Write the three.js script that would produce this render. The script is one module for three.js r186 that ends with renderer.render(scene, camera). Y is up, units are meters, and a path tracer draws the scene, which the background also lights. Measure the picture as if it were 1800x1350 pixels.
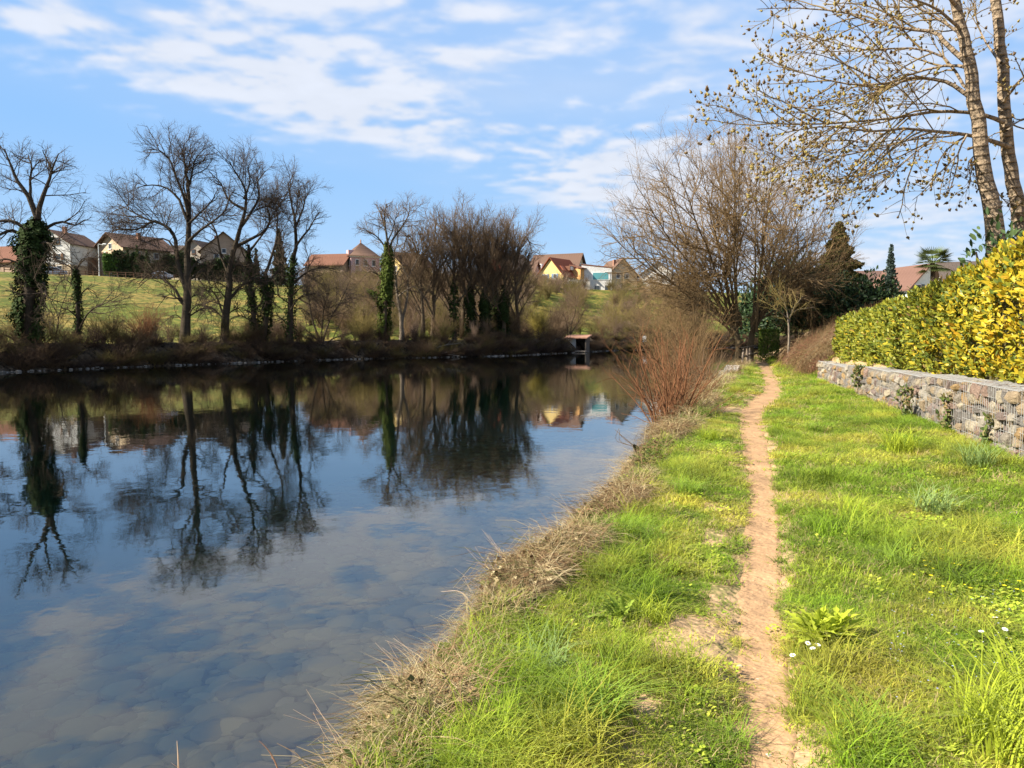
import * as THREE from 'three';
import { mergeGeometries } from 'three/addons/utils/BufferGeometryUtils.js';

// ---------------------------------------------------------------- camera, sky, sun, exposure
const EYE = 3.0, FOCAL = 1350, PITCH = Math.atan(95 / FOCAL), EXPOSURE = 2.9;
const scene = new THREE.Scene();
const camera = new THREE.PerspectiveCamera(2 * Math.atan(675 / FOCAL) * 180 / Math.PI, 4 / 3, 0.05, 6000);
camera.position.set(0, EYE, 0);
camera.rotation.x = -PITCH;
camera.updateMatrixWorld(true);

function seeded(n) { let a = n >>> 0; return () => { a = (a + 0x6D2B79F5) | 0; let t = Math.imul(a ^ (a >>> 15), 1 | a); t = (t + Math.imul(t ^ (t >>> 7), 61 | t)) ^ t; return ((t ^ (t >>> 14)) >>> 0) / 4294967296; }; }
const clamp = (x, a = 0, b = 1) => Math.min(b, Math.max(a, x));
const smooth = (a, b, x) => { const t = clamp((x - a) / (b - a)); return t * t * (3 - 2 * t); };
const mix = (a, b, t) => a + (b - a) * t;
function hash2(i, j) { let h = Math.imul(i | 0, 374761393) + Math.imul(j | 0, 668265263); h = Math.imul(h ^ (h >>> 13), 1274126177); return ((h ^ (h >>> 16)) >>> 0) / 4294967296; }
function noise2(x, y, per = 0) {
  let i = Math.floor(x), j = Math.floor(y); const fx = x - i, fy = y - j, u = fx * fx * (3 - 2 * fx), v = fy * fy * (3 - 2 * fy);
  let i1 = i + 1, j1 = j + 1;
  if (per) { i = ((i % per) + per) % per; j = ((j % per) + per) % per; i1 = ((i1 % per) + per) % per; j1 = ((j1 % per) + per) % per; }
  return mix(mix(hash2(i, j), hash2(i1, j), u), mix(hash2(i, j1), hash2(i1, j1), u), v);
}
function fbm(x, y, oct = 4, per = 0) { let s = 0, a = 0.5, n = 0; for (let k = 0; k < oct; k++) { s += a * noise2(x, y, per); n += a; x = x * 2 + (per ? 0 : 17.3); y = y * 2 + (per ? 0 : 5.1); per *= 2; a *= 0.5; } return s / n; }

function buildSky() {
  const W = 3072, H = 1536, data = new Float32Array(W * H * 4);
  for (let r = 0; r < H; r++) {
    const up = ((r + 0.5) / H - 0.5) * Math.PI, sy = Math.sin(up), cy = Math.cos(up);
    for (let c = 0; c < W; c++) {
      const a = ((c + 0.5) / W - 0.5) * 2 * Math.PI, x = Math.cos(a) * cy, d = -Math.sin(a) * cy, k = (r * W + c) * 4;
      let R, G, B;
      if (sy < -0.02) { R = 0.10; G = 0.11; B = 0.08; }
      else {
        const e = Math.max(0, sy), t1 = 1 - Math.exp(-e * 4.6), t2 = smooth(0.3, 1, e);
        R = mix(mix(0.60, 0.17, t1), 0.08, t2); G = mix(mix(0.82, 0.47, t1), 0.29, t2); B = mix(mix(1.0, 1.0, t1), 0.78, t2);
        const q = 1 / (e + 0.045), px = x * q, pd = d * q;
        // altocumulus field with one straight edge, broken into rows of small flakes
        const wx = fbm(px * 0.9 + 3.1, pd * 0.9, 3) - 0.5, wd = fbm(px * 0.9 + 40, pd * 0.9 + 9, 3) - 0.5;
        const side = 0.84 * px - 0.54 * pd + 2.75 + wx * 0.9;
        const cover = smooth(-0.25, 0.5, side) * (0.80 + 0.20 * Math.sin(side * 1.6 + 0.4)) * mix(1, 0.8, smooth(3.5, 9, side));
        const ax = px + wx * 0.5, ad = pd + wd * 0.5;
        const big = fbm(ax * 1.5 + 11, ad * 1.3 + 2, 3), fine = fbm(ax * 7.5 + ad * 2.2, ad * 8.5 - ax * 2.4, 5);
        let m = smooth(0.40, 0.70, big * 0.48 + fine * 0.56 + (cover - 0.76) * 0.34) * cover;
        m = Math.min(0.85, m * 1.05) * smooth(0.0, 0.05, e);
        const veil = 0.42 * smooth(-0.6, 1.2, side) * fbm(px * 1.4, pd * 1.4 + 7, 4) + 0.30 * smooth(0.13, 0.0, e);
        const f = 1 - (1 - m) * (1 - veil);
        const sh = 0.90 + 0.16 * fine;
        R = mix(R, 0.86 * sh, f); G = mix(G, 0.89 * sh, f); B = mix(B, 0.97 * sh, f);
      }
      data[k] = R / EXPOSURE; data[k + 1] = G / EXPOSURE; data[k + 2] = B / EXPOSURE; data[k + 3] = 1;
    }
  }
  const t = new THREE.DataTexture(data, W, H, THREE.RGBAFormat, THREE.FloatType);
  t.mapping = THREE.EquirectangularReflectionMapping; t.magFilter = t.minFilter = THREE.LinearFilter; t.needsUpdate = true;
  return t;
}
scene.background = buildSky();
scene.environment = scene.background;

const sun = new THREE.DirectionalLight(new THREE.Color(1, 0.93, 0.80), 5);
sun.position.set(-80, 66, 20); sun.target.position.set(0, 0, 0);
sun.castShadow = true; sun.shadow.camera.left = -150; sun.shadow.camera.right = 150; sun.shadow.camera.top = 150; sun.shadow.camera.bottom = -150; sun.shadow.camera.far = 600;
scene.add(sun, sun.target);
const renderer = new THREE.WebGLRenderer({ antialias: true });
renderer.toneMapping = THREE.LinearToneMapping; renderer.toneMappingExposure = EXPOSURE;
renderer.shadowMap.enabled = true;

// ---------------------------------------------------------------- helpers
const V = (x, y, z) => new THREE.Vector3(x, y, z);
// a point of the place, given where the photograph shows it and how far ahead it stands
const cp = Math.cos(PITCH), sp = Math.sin(PITCH);
function at(px, py, d) {
  const cx = (px - 900) / FOCAL, cy = -(py - 675) / FOCAL;            // camera ray (cx, cy, -1)
  const wy = cy * cp - sp, wd = cp + cy * sp;
  return V(cx / wd * d, EYE + wy / wd * d, -d);
}
function onGround(px, py, y = 1.4) { const a = at(px, py, 1), k = (y - EYE) / (a.y - EYE); return V(a.x * k, y, -k); }
const YAW = 0.3054, SU = Math.sin(YAW), CU = Math.cos(YAW);           // the bank runs off at 17.5 degrees
const AL = (x, z) => [SU * x - CU * z, CU * x + SU * z];              // world -> along, lateral
const XZ = (a, l) => [SU * a + CU * l, -(CU * a - SU * l)];
function table(rows) { return (x) => { if (x <= rows[0][0]) return rows[0][1]; for (let i = 1; i < rows.length; i++) if (x <= rows[i][0]) { const [a, u] = rows[i - 1], [b, v] = rows[i]; return mix(u, v, (x - a) / (b - a)); } return rows[rows.length - 1][1]; }; }

const used = new Map();
function numbered(name) { const n = used.get(name) || 0; used.set(name, n + 1); return n ? `${name}_${String(n).padStart(3, '0')}` : name; }
function tag(o, label, category, group, kind) { o.userData = { label, category }; if (group) o.userData.group = group; if (kind) o.userData.kind = kind; return o; }
function shade(o) { o.traverse((m) => { if (m.isMesh) { m.castShadow = m.receiveShadow = true; } }); return o; }
function base(name, p, turn = 0) { const g = new THREE.Group(); g.name = numbered(name); g.position.copy(p); g.rotation.y = turn; scene.add(g); return g; }
function part(name, geo, mat, parent) { const m = new THREE.Mesh(geo, mat); m.name = name; m.castShadow = m.receiveShadow = true; parent.add(m); return m; }
function single(name, geo, mat, label, category, group, kind) { const m = new THREE.Mesh(geo, mat); m.name = numbered(name); m.castShadow = m.receiveShadow = true; tag(m, label, category, group, kind); scene.add(m); return m; }
function copies(name, geo, mat, list, label, category, parent) {       // list of [Matrix4, Color|null]
  const im = new THREE.InstancedMesh(geo, mat, list.length);
  list.forEach(([m, c], i) => { im.setMatrixAt(i, m); if (c) im.setColorAt(i, c); });
  im.castShadow = im.receiveShadow = true;
  if (parent) { im.name = name; im.userData = { kind: 'stuff' }; parent.add(im); } else { im.name = numbered(name); tag(im, label, category, null, 'stuff'); scene.add(im); }
  return im;
}
const C = (r, g, b) => new THREE.Color().setRGB(r, g, b);
function tex(n, fn, srgb = false) {
  const d = new Uint8Array(n * n * 4);
  for (let j = 0; j < n; j++) for (let i = 0; i < n; i++) { const c = fn(i / n, j / n), k = (j * n + i) * 4; for (let q = 0; q < 3; q++) d[k + q] = clamp(Array.isArray(c) ? c[q] : c) * 255; d[k + 3] = 255; }
  const t = new THREE.DataTexture(d, n, n); t.wrapS = t.wrapT = THREE.RepeatWrapping; t.magFilter = t.minFilter = THREE.LinearFilter; if (srgb) t.colorSpace = THREE.SRGBColorSpace; t.needsUpdate = true; return t;
}
const std = (color, o = {}) => new THREE.MeshPhysicalMaterial({ color, roughness: 0.95, specularIntensity: 0.25, side: THREE.DoubleSide, ...o });
const leafy = (color, t = 0.35, o = {}) => new THREE.MeshPhysicalMaterial({ color, roughness: 0.92, transmission: t, thickness: 0, specularIntensity: 0.2, side: THREE.DoubleSide, ...o });

class Build {
  constructor() { this.p = []; this.n = []; this.u = []; this.i = []; this.c = null; }
  get count() { return this.p.length / 3; }
  geo() {
    const g = new THREE.BufferGeometry();
    g.setAttribute('position', new THREE.Float32BufferAttribute(this.p, 3)); g.setAttribute('normal', new THREE.Float32BufferAttribute(this.n, 3)); g.setAttribute('uv', new THREE.Float32BufferAttribute(this.u, 2));
    if (this.c) g.setAttribute('color', new THREE.Float32BufferAttribute(this.c, 3));
    g.setIndex(this.i); return g;
  }
  vert(x, y, z, nx, ny, nz, u = 0, v = 0) { this.p.push(x, y, z); this.n.push(nx, ny, nz); this.u.push(u, v); return this.p.length / 3 - 1; }
  tube(pts, rs, sides) {
    const n = pts.length, a = pts[0], z = pts[n - 1];
    let tx = z[0] - a[0], ty = z[1] - a[1], tz = z[2] - a[2];
    const ref = Math.abs(ty) > Math.abs(tx) + Math.abs(tz) ? [1, 0, 0.3] : [0, 1, 0];
    let len = 0; const start = this.count;
    for (let k = 0; k < n; k++) {
      const q = pts[Math.max(0, k - 1)], w = pts[Math.min(n - 1, k + 1)], o = pts[k];
      tx = w[0] - q[0]; ty = w[1] - q[1]; tz = w[2] - q[2];
      let ux = ty * ref[2] - tz * ref[1], uy = tz * ref[0] - tx * ref[2], uz = tx * ref[1] - ty * ref[0], m = Math.hypot(ux, uy, uz) || 1; ux /= m; uy /= m; uz /= m;
      let vx = ty * uz - tz * uy, vy = tz * ux - tx * uz, vz = tx * uy - ty * ux; m = Math.hypot(vx, vy, vz) || 1; vx /= m; vy /= m; vz /= m;
      if (k) len += Math.hypot(o[0] - q[0], o[1] - q[1], o[2] - q[2]) * (k === n - 1 || k === 0 ? 1 : 1);
      for (let s = 0; s <= sides; s++) {
        const f = s / sides * 2 * Math.PI, cs = Math.cos(f), sn = Math.sin(f), nx = ux * cs + vx * sn, ny = uy * cs + vy * sn, nz = uz * cs + vz * sn;
        this.vert(o[0] + nx * rs[k], o[1] + ny * rs[k], o[2] + nz * rs[k], nx, ny, nz, s / sides * rs[0] * 6.28, len);
      }
    }
    for (let k = 0; k < n - 1; k++) for (let s = 0; s < sides; s++) { const q = start + k * (sides + 1) + s, w = q + sides + 1; this.i.push(q, q + 1, w, q + 1, w + 1, w); }
  }
  quad(o, e, f, n) { // leaf card folded along its length: o base, e along, f half width, n normal
    n = unit(cross(f, e)); const s = this.count, w = 2 * Math.hypot(f[0], f[1], f[2]);
    for (const [a, b, h] of [[0, 0, 0], [0.45, 1, 0.12], [1, 0, -0.05], [0.45, -1, 0.12]]) this.vert(o[0] + e[0] * a + f[0] * b + n[0] * h * w, o[1] + e[1] * a + f[1] * b + n[1] * h * w, o[2] + e[2] * a + f[2] * b + n[2] * h * w, n[0], n[1], n[2], a, b);
    this.i.push(s, s + 1, s + 2, s, s + 2, s + 3);
  }
}
const unit = (v) => { const m = Math.hypot(...v) || 1; return [v[0] / m, v[1] / m, v[2] / m]; };
const cross = (a, b) => [a[1] * b[2] - a[2] * b[1], a[2] * b[0] - a[0] * b[2], a[0] * b[1] - a[1] * b[0]];
function anyDir(r) { const y = r() * 2 - 1, a = r() * 6.2832, q = Math.sqrt(1 - y * y); return [q * Math.cos(a), y, q * Math.sin(a)]; }
function along(pts, t) { const f = t * (pts.length - 1), i = Math.min(pts.length - 2, Math.floor(f)), k = f - i, a = pts[i], b = pts[i + 1]; return [[mix(a[0], b[0], k), mix(a[1], b[1], k), mix(a[2], b[2], k)], unit([b[0] - a[0], b[1] - a[1], b[2] - a[2]])]; }
const lengthOf = (pts) => { let s = 0; for (let i = 1; i < pts.length; i++) s += Math.hypot(pts[i][0] - pts[i - 1][0], pts[i][1] - pts[i - 1][1], pts[i][2] - pts[i - 1][2]); return s; };
// Branches sprout along a limb, and again along those, as P says for each level.
function sprout(b, pts, r0, r1, lvl, P, r, ends) {
  if (lvl >= P.ratio.length) return;
  const L = lengthOf(pts), n = Math.max(1, Math.round(P.per[lvl] * L * (0.8 + 0.4 * r()) + (P.plus?.[lvl] ?? 0)));
  for (let i = 0; i < n; i++) {
    const t = mix(P.from[lvl], 1, (i + r()) / n), [o, dir] = along(pts, t), a = P.angle[lvl] * (0.6 + 0.8 * r());
    const side = unit(cross(dir, anyDir(r))), d = dir.map((x, k) => x * Math.cos(a) + side[k] * Math.sin(a));
    const l = clamp(L * P.ratio[lvl] * (1.2 - 0.75 * t) * (0.6 + 0.8 * r()), P.least[lvl], P.most[lvl]), seg = P.seg[lvl];
    const q = [o]; let c = unit(d);
    for (let k = 0; k < seg; k++) { const w = anyDir(r), s = l / seg; c = unit([c[0] + w[0] * P.wig[lvl], c[1] + w[1] * P.wig[lvl] + P.up[lvl], c[2] + w[2] * P.wig[lvl]]); const e = q[k]; q.push([e[0] + c[0] * s, e[1] + c[1] * s, e[2] + c[2] * s]); }
    const rr = Math.min(mix(r0, r1, t) * 0.75, P.rad[lvl]) * (0.7 + 0.5 * r()), rt = rr * 0.45;
    b.tube(q, q.map((_, k) => mix(rr, rt, k / seg)), P.sides[lvl]);
    if (ends && lvl >= (P.endsFrom ?? P.ratio.length - 1)) ends.push([q[seg], c, q]);
    sprout(b, q, rr, rt, lvl + 1, P, r, ends);
  }
}
function curve(pts, n) { const c = new THREE.CatmullRomCurve3(pts.map((p) => V(...p)), false, 'centripetal'); return c.getPoints(n).map((p) => [p.x, p.y, p.z]); }

// ---------------------------------------------------------------- materials
const barkTex = tex(256, (u, v) => { const s = fbm(u * 24, v * 8, 4, 8) ; const w = fbm(u * 8, v * 8, 4, 8); return clamp(0.35 + (s - 0.5) * 1.4 + (w - 0.5) * 0.8); });
const grainTex = tex(512, (u, v) => clamp(0.5 + (fbm(u * 16, v * 16, 5, 16) - 0.5) * 1.6));
function rep(t, x, y = x) { const c = t.clone(); c.repeat.set(x, y); c.needsUpdate = true; return c; }
const bark = (r, g, b) => std(C(r, g, b), { map: rep(tex(256, (u, v) => { const s = 0.62 + 0.75 * (fbm(u * 16, v * 8, 5, 8) - 0.35); return [s, s * 0.98, s * 0.95]; }), 2, 1.2), bumpMap: rep(barkTex, 2, 1.2), bumpScale: 0.03 });
const bandTex = tex(256, (u, v) => { const k = fbm(u * 4, v * 32, 4, 4), c = fbm(u * 12 + 0.5, v * 12, 4, 12); return clamp(0.15 + (k - 0.5) * 1.5 + c * 0.7); }), banded = (r, g, b) => std(C(r, g, b), { map: rep(tex(256, (u, v) => { const k = fbm(u * 4, v * 32, 4, 4), c = fbm(u * 16, v * 16, 4, 16), s = 0.35 + 0.55 * smooth(0.3, 0.6, k) + 0.5 * (c - 0.4); return [s, s * 0.97, s * 0.92]; }), 1.4, 0.8), bumpMap: rep(bandTex, 1.4, 0.8), bumpScale: 0.03 });
const M = {
  barkDark: bark(0.085, 0.066, 0.045), barkBrown: bark(0.13, 0.098, 0.062), barkPale: bark(0.25, 0.205, 0.155),
  twigDark: std(C(0.07, 0.05, 0.034)), twigBrown: std(C(0.125, 0.083, 0.048)), twigOlive: std(C(0.19, 0.145, 0.05)), twigRed: std(C(0.16, 0.075, 0.035)),
  ivy: leafy(C(0.026, 0.042, 0.008), 0.2), ivyLight: leafy(C(0.075, 0.10, 0.014), 0.3), darkLeaf: leafy(C(0.035, 0.07, 0.02), 0.15, { roughness: 0.5 }),
  soil: null,
};
// ---------------------------------------------------------------- the lie of the land
// edge of the near bank, edges of the trodden path and line of the gabion wall, as along -> lateral tables
const toAL = (list) => list.map(([px, py]) => { const g = onGround(px, py); return AL(g.x, g.z); }).sort((a, b) => a[0] - b[0]);
const edgeRows = toAL([[560, 1345], [745, 1150], [885, 1000], [965, 930], [1045, 880], [1125, 790], [1185, 740], [1243, 682], [1285, 655]]);
const edgeLat0 = table([[-40, -1.6], [0, -1.55], ...edgeRows, [45, -0.5], [60, 1.0], [90, 9], [140, 40]]);
const edgeLat = (a) => edgeLat0(a) + 0.20 + (fbm(a * 0.9, 3, 3) - 0.5) * 0.22 * smooth(40, 20, a);
const pathPix = [[1350, 1308, 1396], [1250, 1310, 1386], [1150, 1304, 1380], [1050, 1300, 1370], [1000, 1304, 1372], [950, 1308, 1376], [900, 1313, 1369], [850, 1315, 1361], [800, 1308, 1353], [765, 1302, 1347], [740, 1300, 1340], [722, 1300, 1338], [710, 1308, 1352], [700, 1322, 1368], [690, 1338, 1373], [675, 1345, 1371], [660, 1341, 1363], [650, 1336, 1357], [642, 1330, 1354], [636, 1326, 1347]];
const rowL = toAL(pathPix.map(([y, l]) => [l, y])), rowR = toAL(pathPix.map(([y, , r]) => [r, y]));
const pathL = table([[-10, rowL[0][1] - 0.05], ...rowL, [50, 0.35], [70, 1.6]]), pathR = table([[-10, rowR[0][1] - 0.05], ...rowR, [50, 0.85], [70, 2.1]]);
const wallAt = (d) => [6.0 + 0.24 * (d - 9), d];                      // x, distance ahead
const wallLat = (() => { const rows = []; for (const d of [-20, 5, 9, 24, 60]) { const [x, q] = wallAt(d); rows.push(AL(x, -q)); } return table(rows); })();
const WALL_END = AL(9.6, -24)[0];
function nearY(a, l) {
  const e = edgeLat(a), w = wallLat(a), t = e - l;
  let y = 1.4 + (fbm(a * 0.7 + 5, l * 0.9, 3) - 0.5) * 0.10 + (fbm(a * 3.1, l * 3.1 + 9, 2) - 0.5) * 0.045;
  const pl = pathL(a), pr = pathR(a), m = (pl + pr) / 2, h = (pr - pl) / 2;
  y -= 0.045 * smooth(h + 0.16, h - 0.06, Math.abs(l - m)) * smooth(60, 45, a);
  const walled = smooth(WALL_END + 1.2, WALL_END - 0.2, a);
  const behind = smooth(w + 0.15, w + 0.4, l) * 0.72 + 0.045 * Math.max(0, l - w) * smooth(0, 4, l - w);
  const slope = 1.55 * smooth(1.1, 5.2, l) + 0.07 * Math.max(0, l - 4);
  y += mix(slope, Math.min(behind, 4), walled) * (a < WALL_END + 40 ? 1 : 1);
  y += 0.06 * smooth(w - 1.3, w - 0.2, l) * walled;
  if (l > 14) y = Math.min(y, 5.2 + fbm(a * 0.05, l * 0.05, 2));
  if (t > 0) y -= 1.5 * (1 - Math.pow(1 - clamp(t / 1.05), 1.5)) + Math.max(0, t - 1.05) * 0.3;
  return y;
}
function nearPoint(a, l, lift = 0) { const [x, z] = XZ(a, l); return V(x, nearY(a, l) + lift, z); }
function gridSheet(us, vs, f, uvScale) {   // f(u, v) -> [x, y, z] ; skips cells where f gives null
  const b = new Build(), id = us.map(() => []);
  us.forEach((u, i) => vs.forEach((v, j) => { const p = f(u, v); id[i][j] = p ? b.vert(p[0], p[1], p[2], 0, 1, 0, p[0] * uvScale, p[2] * uvScale) : -1; }));
  for (let i = 0; i + 1 < us.length; i++) for (let j = 0; j + 1 < vs.length; j++) { const q = [id[i][j], id[i + 1][j], id[i + 1][j + 1], id[i][j + 1]]; if (q.every((k) => k >= 0)) b.i.push(q[0], q[1], q[2], q[0], q[2], q[3]); }
  const g = b.geo(); g.computeVertexNormals();
  if (g.attributes.normal.getY(0) < 0) { const ix = g.index.array; for (let k = 0; k < ix.length; k += 3) { const s = ix[k]; ix[k] = ix[k + 1]; ix[k + 1] = s; } g.computeVertexNormals(); }
  return g;
}
function steps(rows) { const out = [rows[0][0]]; for (const [to, n] of rows.slice(1)) { const a = out[out.length - 1]; for (let k = 1; k <= n; k++) out.push(mix(a, to, k / n)); } return out; }

// near bank: turf and soil
const turfTex = tex(1024, (u, v) => {
  const a = fbm(u * 12, v * 12, 5, 12), b = fbm(u * 64, v * 64, 3, 64), c = fbm(u * 5 + 0.5, v * 5, 3, 5);
  const bare = smooth(0.30, 0.52, a * 0.6 + b * 0.4), k = 0.75 + 0.5 * b;
  return [mix(0.20, 0.36, bare) * k, mix(0.17, 0.235, bare) * k, mix(0.06, 0.125, bare) * k].map((x, q) => Math.pow(x * (0.9 + 0.2 * c), 1 / 2.2));
}, true);
const soilTex = tex(1024, (u, v) => {
  const a = fbm(u * 8, v * 8, 5, 8), b = fbm(u * 96, v * 96, 3, 96), p = noise2(u * 160, v * 160, 160) > 0.93 ? 0.07 : 0, k = 0.72 + 0.36 * a + 0.26 * (b - 0.5);
  return [0.37 * k + p, 0.225 * k + p, 0.115 * k + p].map((x) => Math.pow(clamp(x), 1 / 2.2));
}, true);
const soilBump = tex(512, (u, v) => 0.6 * fbm(u * 40, v * 40, 4, 40) + 0.4 * fbm(u * 12, v * 12, 3, 12));
M.turf = std(C(1, 1, 1), { map: turfTex, bumpMap: soilBump, bumpScale: 0.03 });
M.soil = std(C(1, 1, 1), { map: soilTex, bumpMap: soilBump, bumpScale: 0.02 });
{
  const as = steps([[-14, 0], [1.6, 16], [12, 150], [30, 110], [50, 50], [90, 40], [200, 30]]);
  const ts = steps([[-1.9, 0], [0.4, 34], [5, 70], [9, 26], [20, 16], [140, 24]]);   // lateral, counted from the bank's edge
  const g = gridSheet(as, ts, (a, t) => { const l = edgeLat(a) + t, p = nearPoint(a, l); return [p.x, p.y, p.z]; }, 1 / 1.7);
  single('near_bank', g, M.turf, 'grassy river bank with trodden soil on the hedge side', 'bank', null, 'structure');
}
// the trodden path
{
  const as = steps([[-2, 0], [12, 190], [30, 160], [47, 60]]), rows = [];
  const b = new Build(), nv = 9;
  as.forEach((a, i) => {
    const l0 = pathL(a) - 0.03 + (noise2(a * 7, 1.5) - 0.5) * 0.07, l1 = pathR(a) + 0.03 + (noise2(a * 6, 8.5) - 0.5) * 0.08;
    for (let j = 0; j <= nv; j++) { const l = mix(l0, l1, j / nv), p = nearPoint(a, l, j === 0 || j === nv ? -0.02 : 0.008); b.vert(p.x, p.y, p.z, 0, 1, 0, p.x / 1.3, p.z / 1.3); }
    if (i) for (let j = 0; j < nv; j++) { const q = (i - 1) * (nv + 1) + j, w = q + nv + 1; b.i.push(q, q + 1, w, q + 1, w + 1, w); }
  });
  const g = b.geo(); g.computeVertexNormals();
  single('path', g, M.soil, 'narrow trodden path of pale tan earth through the grass', 'path', null, 'structure');
}
// far bank: a polyline of its water edge, a meadow that climbs to a terrace of houses
const shore = [[-150, -40], [-90, 6], [-60, 33], [-36, 54], [-31.6, 61], [-17.3, 78], [0, 89], [15, 112], [36, 130], [90, 158], [200, 190], [420, 240]];
function shoreDist(x, d) {
  let best = 1e9, sgn = 1;
  for (let i = 0; i + 1 < shore.length; i++) {
    const [ax, ad] = shore[i], [bx, bd] = shore[i + 1], ux = bx - ax, ud = bd - ad, t = clamp(((x - ax) * ux + (d - ad) * ud) / (ux * ux + ud * ud)), qx = x - ax - ux * t, qd = d - ad - ud * t, m = Math.hypot(qx, qd);
    if (m < best) { best = m; sgn = ux * qd - ud * qx >= 0 ? 1 : -1; }
  }
  return best * sgn;
}
const topDist = (x) => mix(92, 60, smooth(-60, 5, x));
function farY(x, d) {
  const e = shoreDist(x, d), E = topDist(x), n = (fbm(x * 0.09, d * 0.09, 3) - 0.5);
  if (e < 0) return Math.max(-2.5, e * 0.5 - 0.15);
  if (e < 2.6) return -0.15 + 1.85 * smooth(0, 1, e / 2.6) + n * 0.4;
  const t = clamp((e - 5) / (E - 5));
  return 1.7 + n * 0.5 + 11.3 * mix(t, t * t * (3 - 2 * t), 0.7) + 0.055 * clamp(e - E, 0, 60) + 0.01 * Math.max(0, e - E - 60);
}
const shorePoint = (s) => { for (let i = 0; i + 1 < shore.length; i++) { const [ax, ad] = shore[i], [bx, bd] = shore[i + 1], L = Math.hypot(bx - ax, bd - ad); if (s <= L) { const n = [-(bd - ad) / L, (bx - ax) / L]; return [mix(ax, bx, s / L), mix(ad, bd, s / L), n]; } s -= L; } return [0, 0, [0, 1]]; };
const meadowTex = tex(1024, (u, v) => {
  const a = fbm(u * 6, v * 6, 5, 6), b = fbm(u * 48, v * 48, 4, 48), y = smooth(0.42, 0.60, a * 0.55 + b * 0.45), k = 0.30 + 1.25 * b;
  return [mix(0.085, 0.175, y) * k, mix(0.10, 0.13, y) * k, mix(0.010, 0.028, y) * k].map((x) => Math.pow(x, 1 / 2.2));
}, true);
M.meadow = std(C(1, 1, 1), { map: meadowTex, bumpMap: soilBump, bumpScale: 0.25 });
{
  const az = steps([[-1.35, 0], [-0.72, 30], [0.72, 240], [1.3, 26]]), ds = steps([[20, 0], [48, 14], [135, 130], [260, 70], [700, 30], [3500, 14]]);
  const g = gridSheet(az, ds, (a, q) => { const x = Math.sin(a) * q, d = Math.cos(a) * q; return shoreDist(x, d) < -5 ? null : [x, farY(x, d), -d]; }, 1 / 30);
  { // earth of the far bank below the brush
    const ax = steps([[60, 0], [330, 330]]), es = [-4, -2, -0.6, 0, 0.5, 1, 1.6, 2.2, 2.8, 3.5, 4.3, 5.2];
    const s = gridSheet(ax, es, (q, e) => { const [sx, sd, n] = shorePoint(q), x = sx + n[0] * e, d = sd + n[1] * e; return [x, farY(x, d) + (e > 5 ? -0.06 : 0.05 + 0.25 * noise2(q * 0.9, e * 1.1) * (e > 0.4 && e < 4 ? 1 : 0)), -d]; }, 1 / 3);
    single('far_bank', s, std(C(0.115, 0.085, 0.055), { map: rep(grainTex, 1), bumpMap: soilBump, bumpScale: 0.2 }), 'dark earth bank along the far waterline', 'bank', null, 'structure');
  }
  single('meadow', g, M.meadow, 'green meadow climbing from the far bank to the houses', 'meadow', null, 'structure');
}
// river bed with cobbles, and the water over it
const bedY = (a, l) => { const q = edgeLat(a) - 0.95 - l; return -(0.03 + 0.36 * q - 0.010 * q * q) * (q < 14 ? 1 : 0) - (q >= 14 ? 3.11 + Math.min(0.5, (q - 14) * 0.05) : 0) + (fbm(a * 0.8, l * 0.8, 3) - 0.5) * 0.12; };
M.bed = std(C(1, 1, 1), { map: rep(tex(512, (u, v) => { const a = fbm(u * 10, v * 10, 5, 10), b = fbm(u * 50, v * 50, 3, 50), k = 0.6 + 0.5 * a + 0.4 * (b - 0.5); return [0.085 * k, 0.074 * k, 0.05 * k].map((x) => Math.pow(clamp(x), 1 / 2.2)); }, true), 1, 1) });
const bed = single('river_bed', gridSheet(steps([[-20, 0], [1, 20], [22, 90], [60, 40], [150, 30]]), steps([[0.3, 0], [-9, 60]]), (a, t) => { const l = edgeLat(a) - 0.8 + t, [x, z] = XZ(a, l); return [x, bedY(a, l), z]; }, 1 / 2), M.bed, 'stony river bed showing through the shallow water by the bank', 'river bed', null, 'structure');
single('river_silt', gridSheet(steps([[-20, 0], [1, 20], [22, 90], [60, 40], [150, 30]]), steps([[-3.2, 0], [-9, 40], [-24, 24], [-140, 30]]), (a, t) => { const l = edgeLat(a) - 0.8 + t, [x, z] = XZ(a, l); return [x, bedY(a, l) + 0.10 * smooth(-3.4, -5.4, t + (fbm(a * 0.6, t * 0.6, 3) - 0.5) * 2.5) - 0.05, z]; }, 1 / 3), std(C(0.12, 0.11, 0.085)), 'smooth silt of the deeper river bed', 'river bed', null, 'structure');
const bedMats = [[0.125, 0.105, 0.07], [0.10, 0.088, 0.06], [0.14, 0.112, 0.07], [0.078, 0.07, 0.052], [0.112, 0.096, 0.06]].map((c) => std(C(...c)));
function lump(seed, flat = 0.6, seg = 2) {
  const g = new THREE.BoxGeometry(1, 1, 1, seg, seg, seg), p = g.attributes.position, r = seeded(seed), o = [r() * 9, r() * 9, r() * 9], k = (seg > 2 ? 0.75 : 0.35) + (seg > 2 ? 0.25 : 0.4) * r();
  for (let i = 0; i < p.count; i++) {
    const v = V(p.getX(i), p.getY(i), p.getZ(i)), s = v.clone().normalize().multiplyScalar(0.62); v.lerp(s, k);
    const n = 0.82 + 0.4 * noise2(v.x * 2.6 + o[0] + v.z * 1.7, v.y * 2.6 + o[1] - v.z); v.multiplyScalar(n); p.setXYZ(i, v.x, v.y * flat, v.z);
  }
  g.computeVertexNormals(); return g;
}
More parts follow.
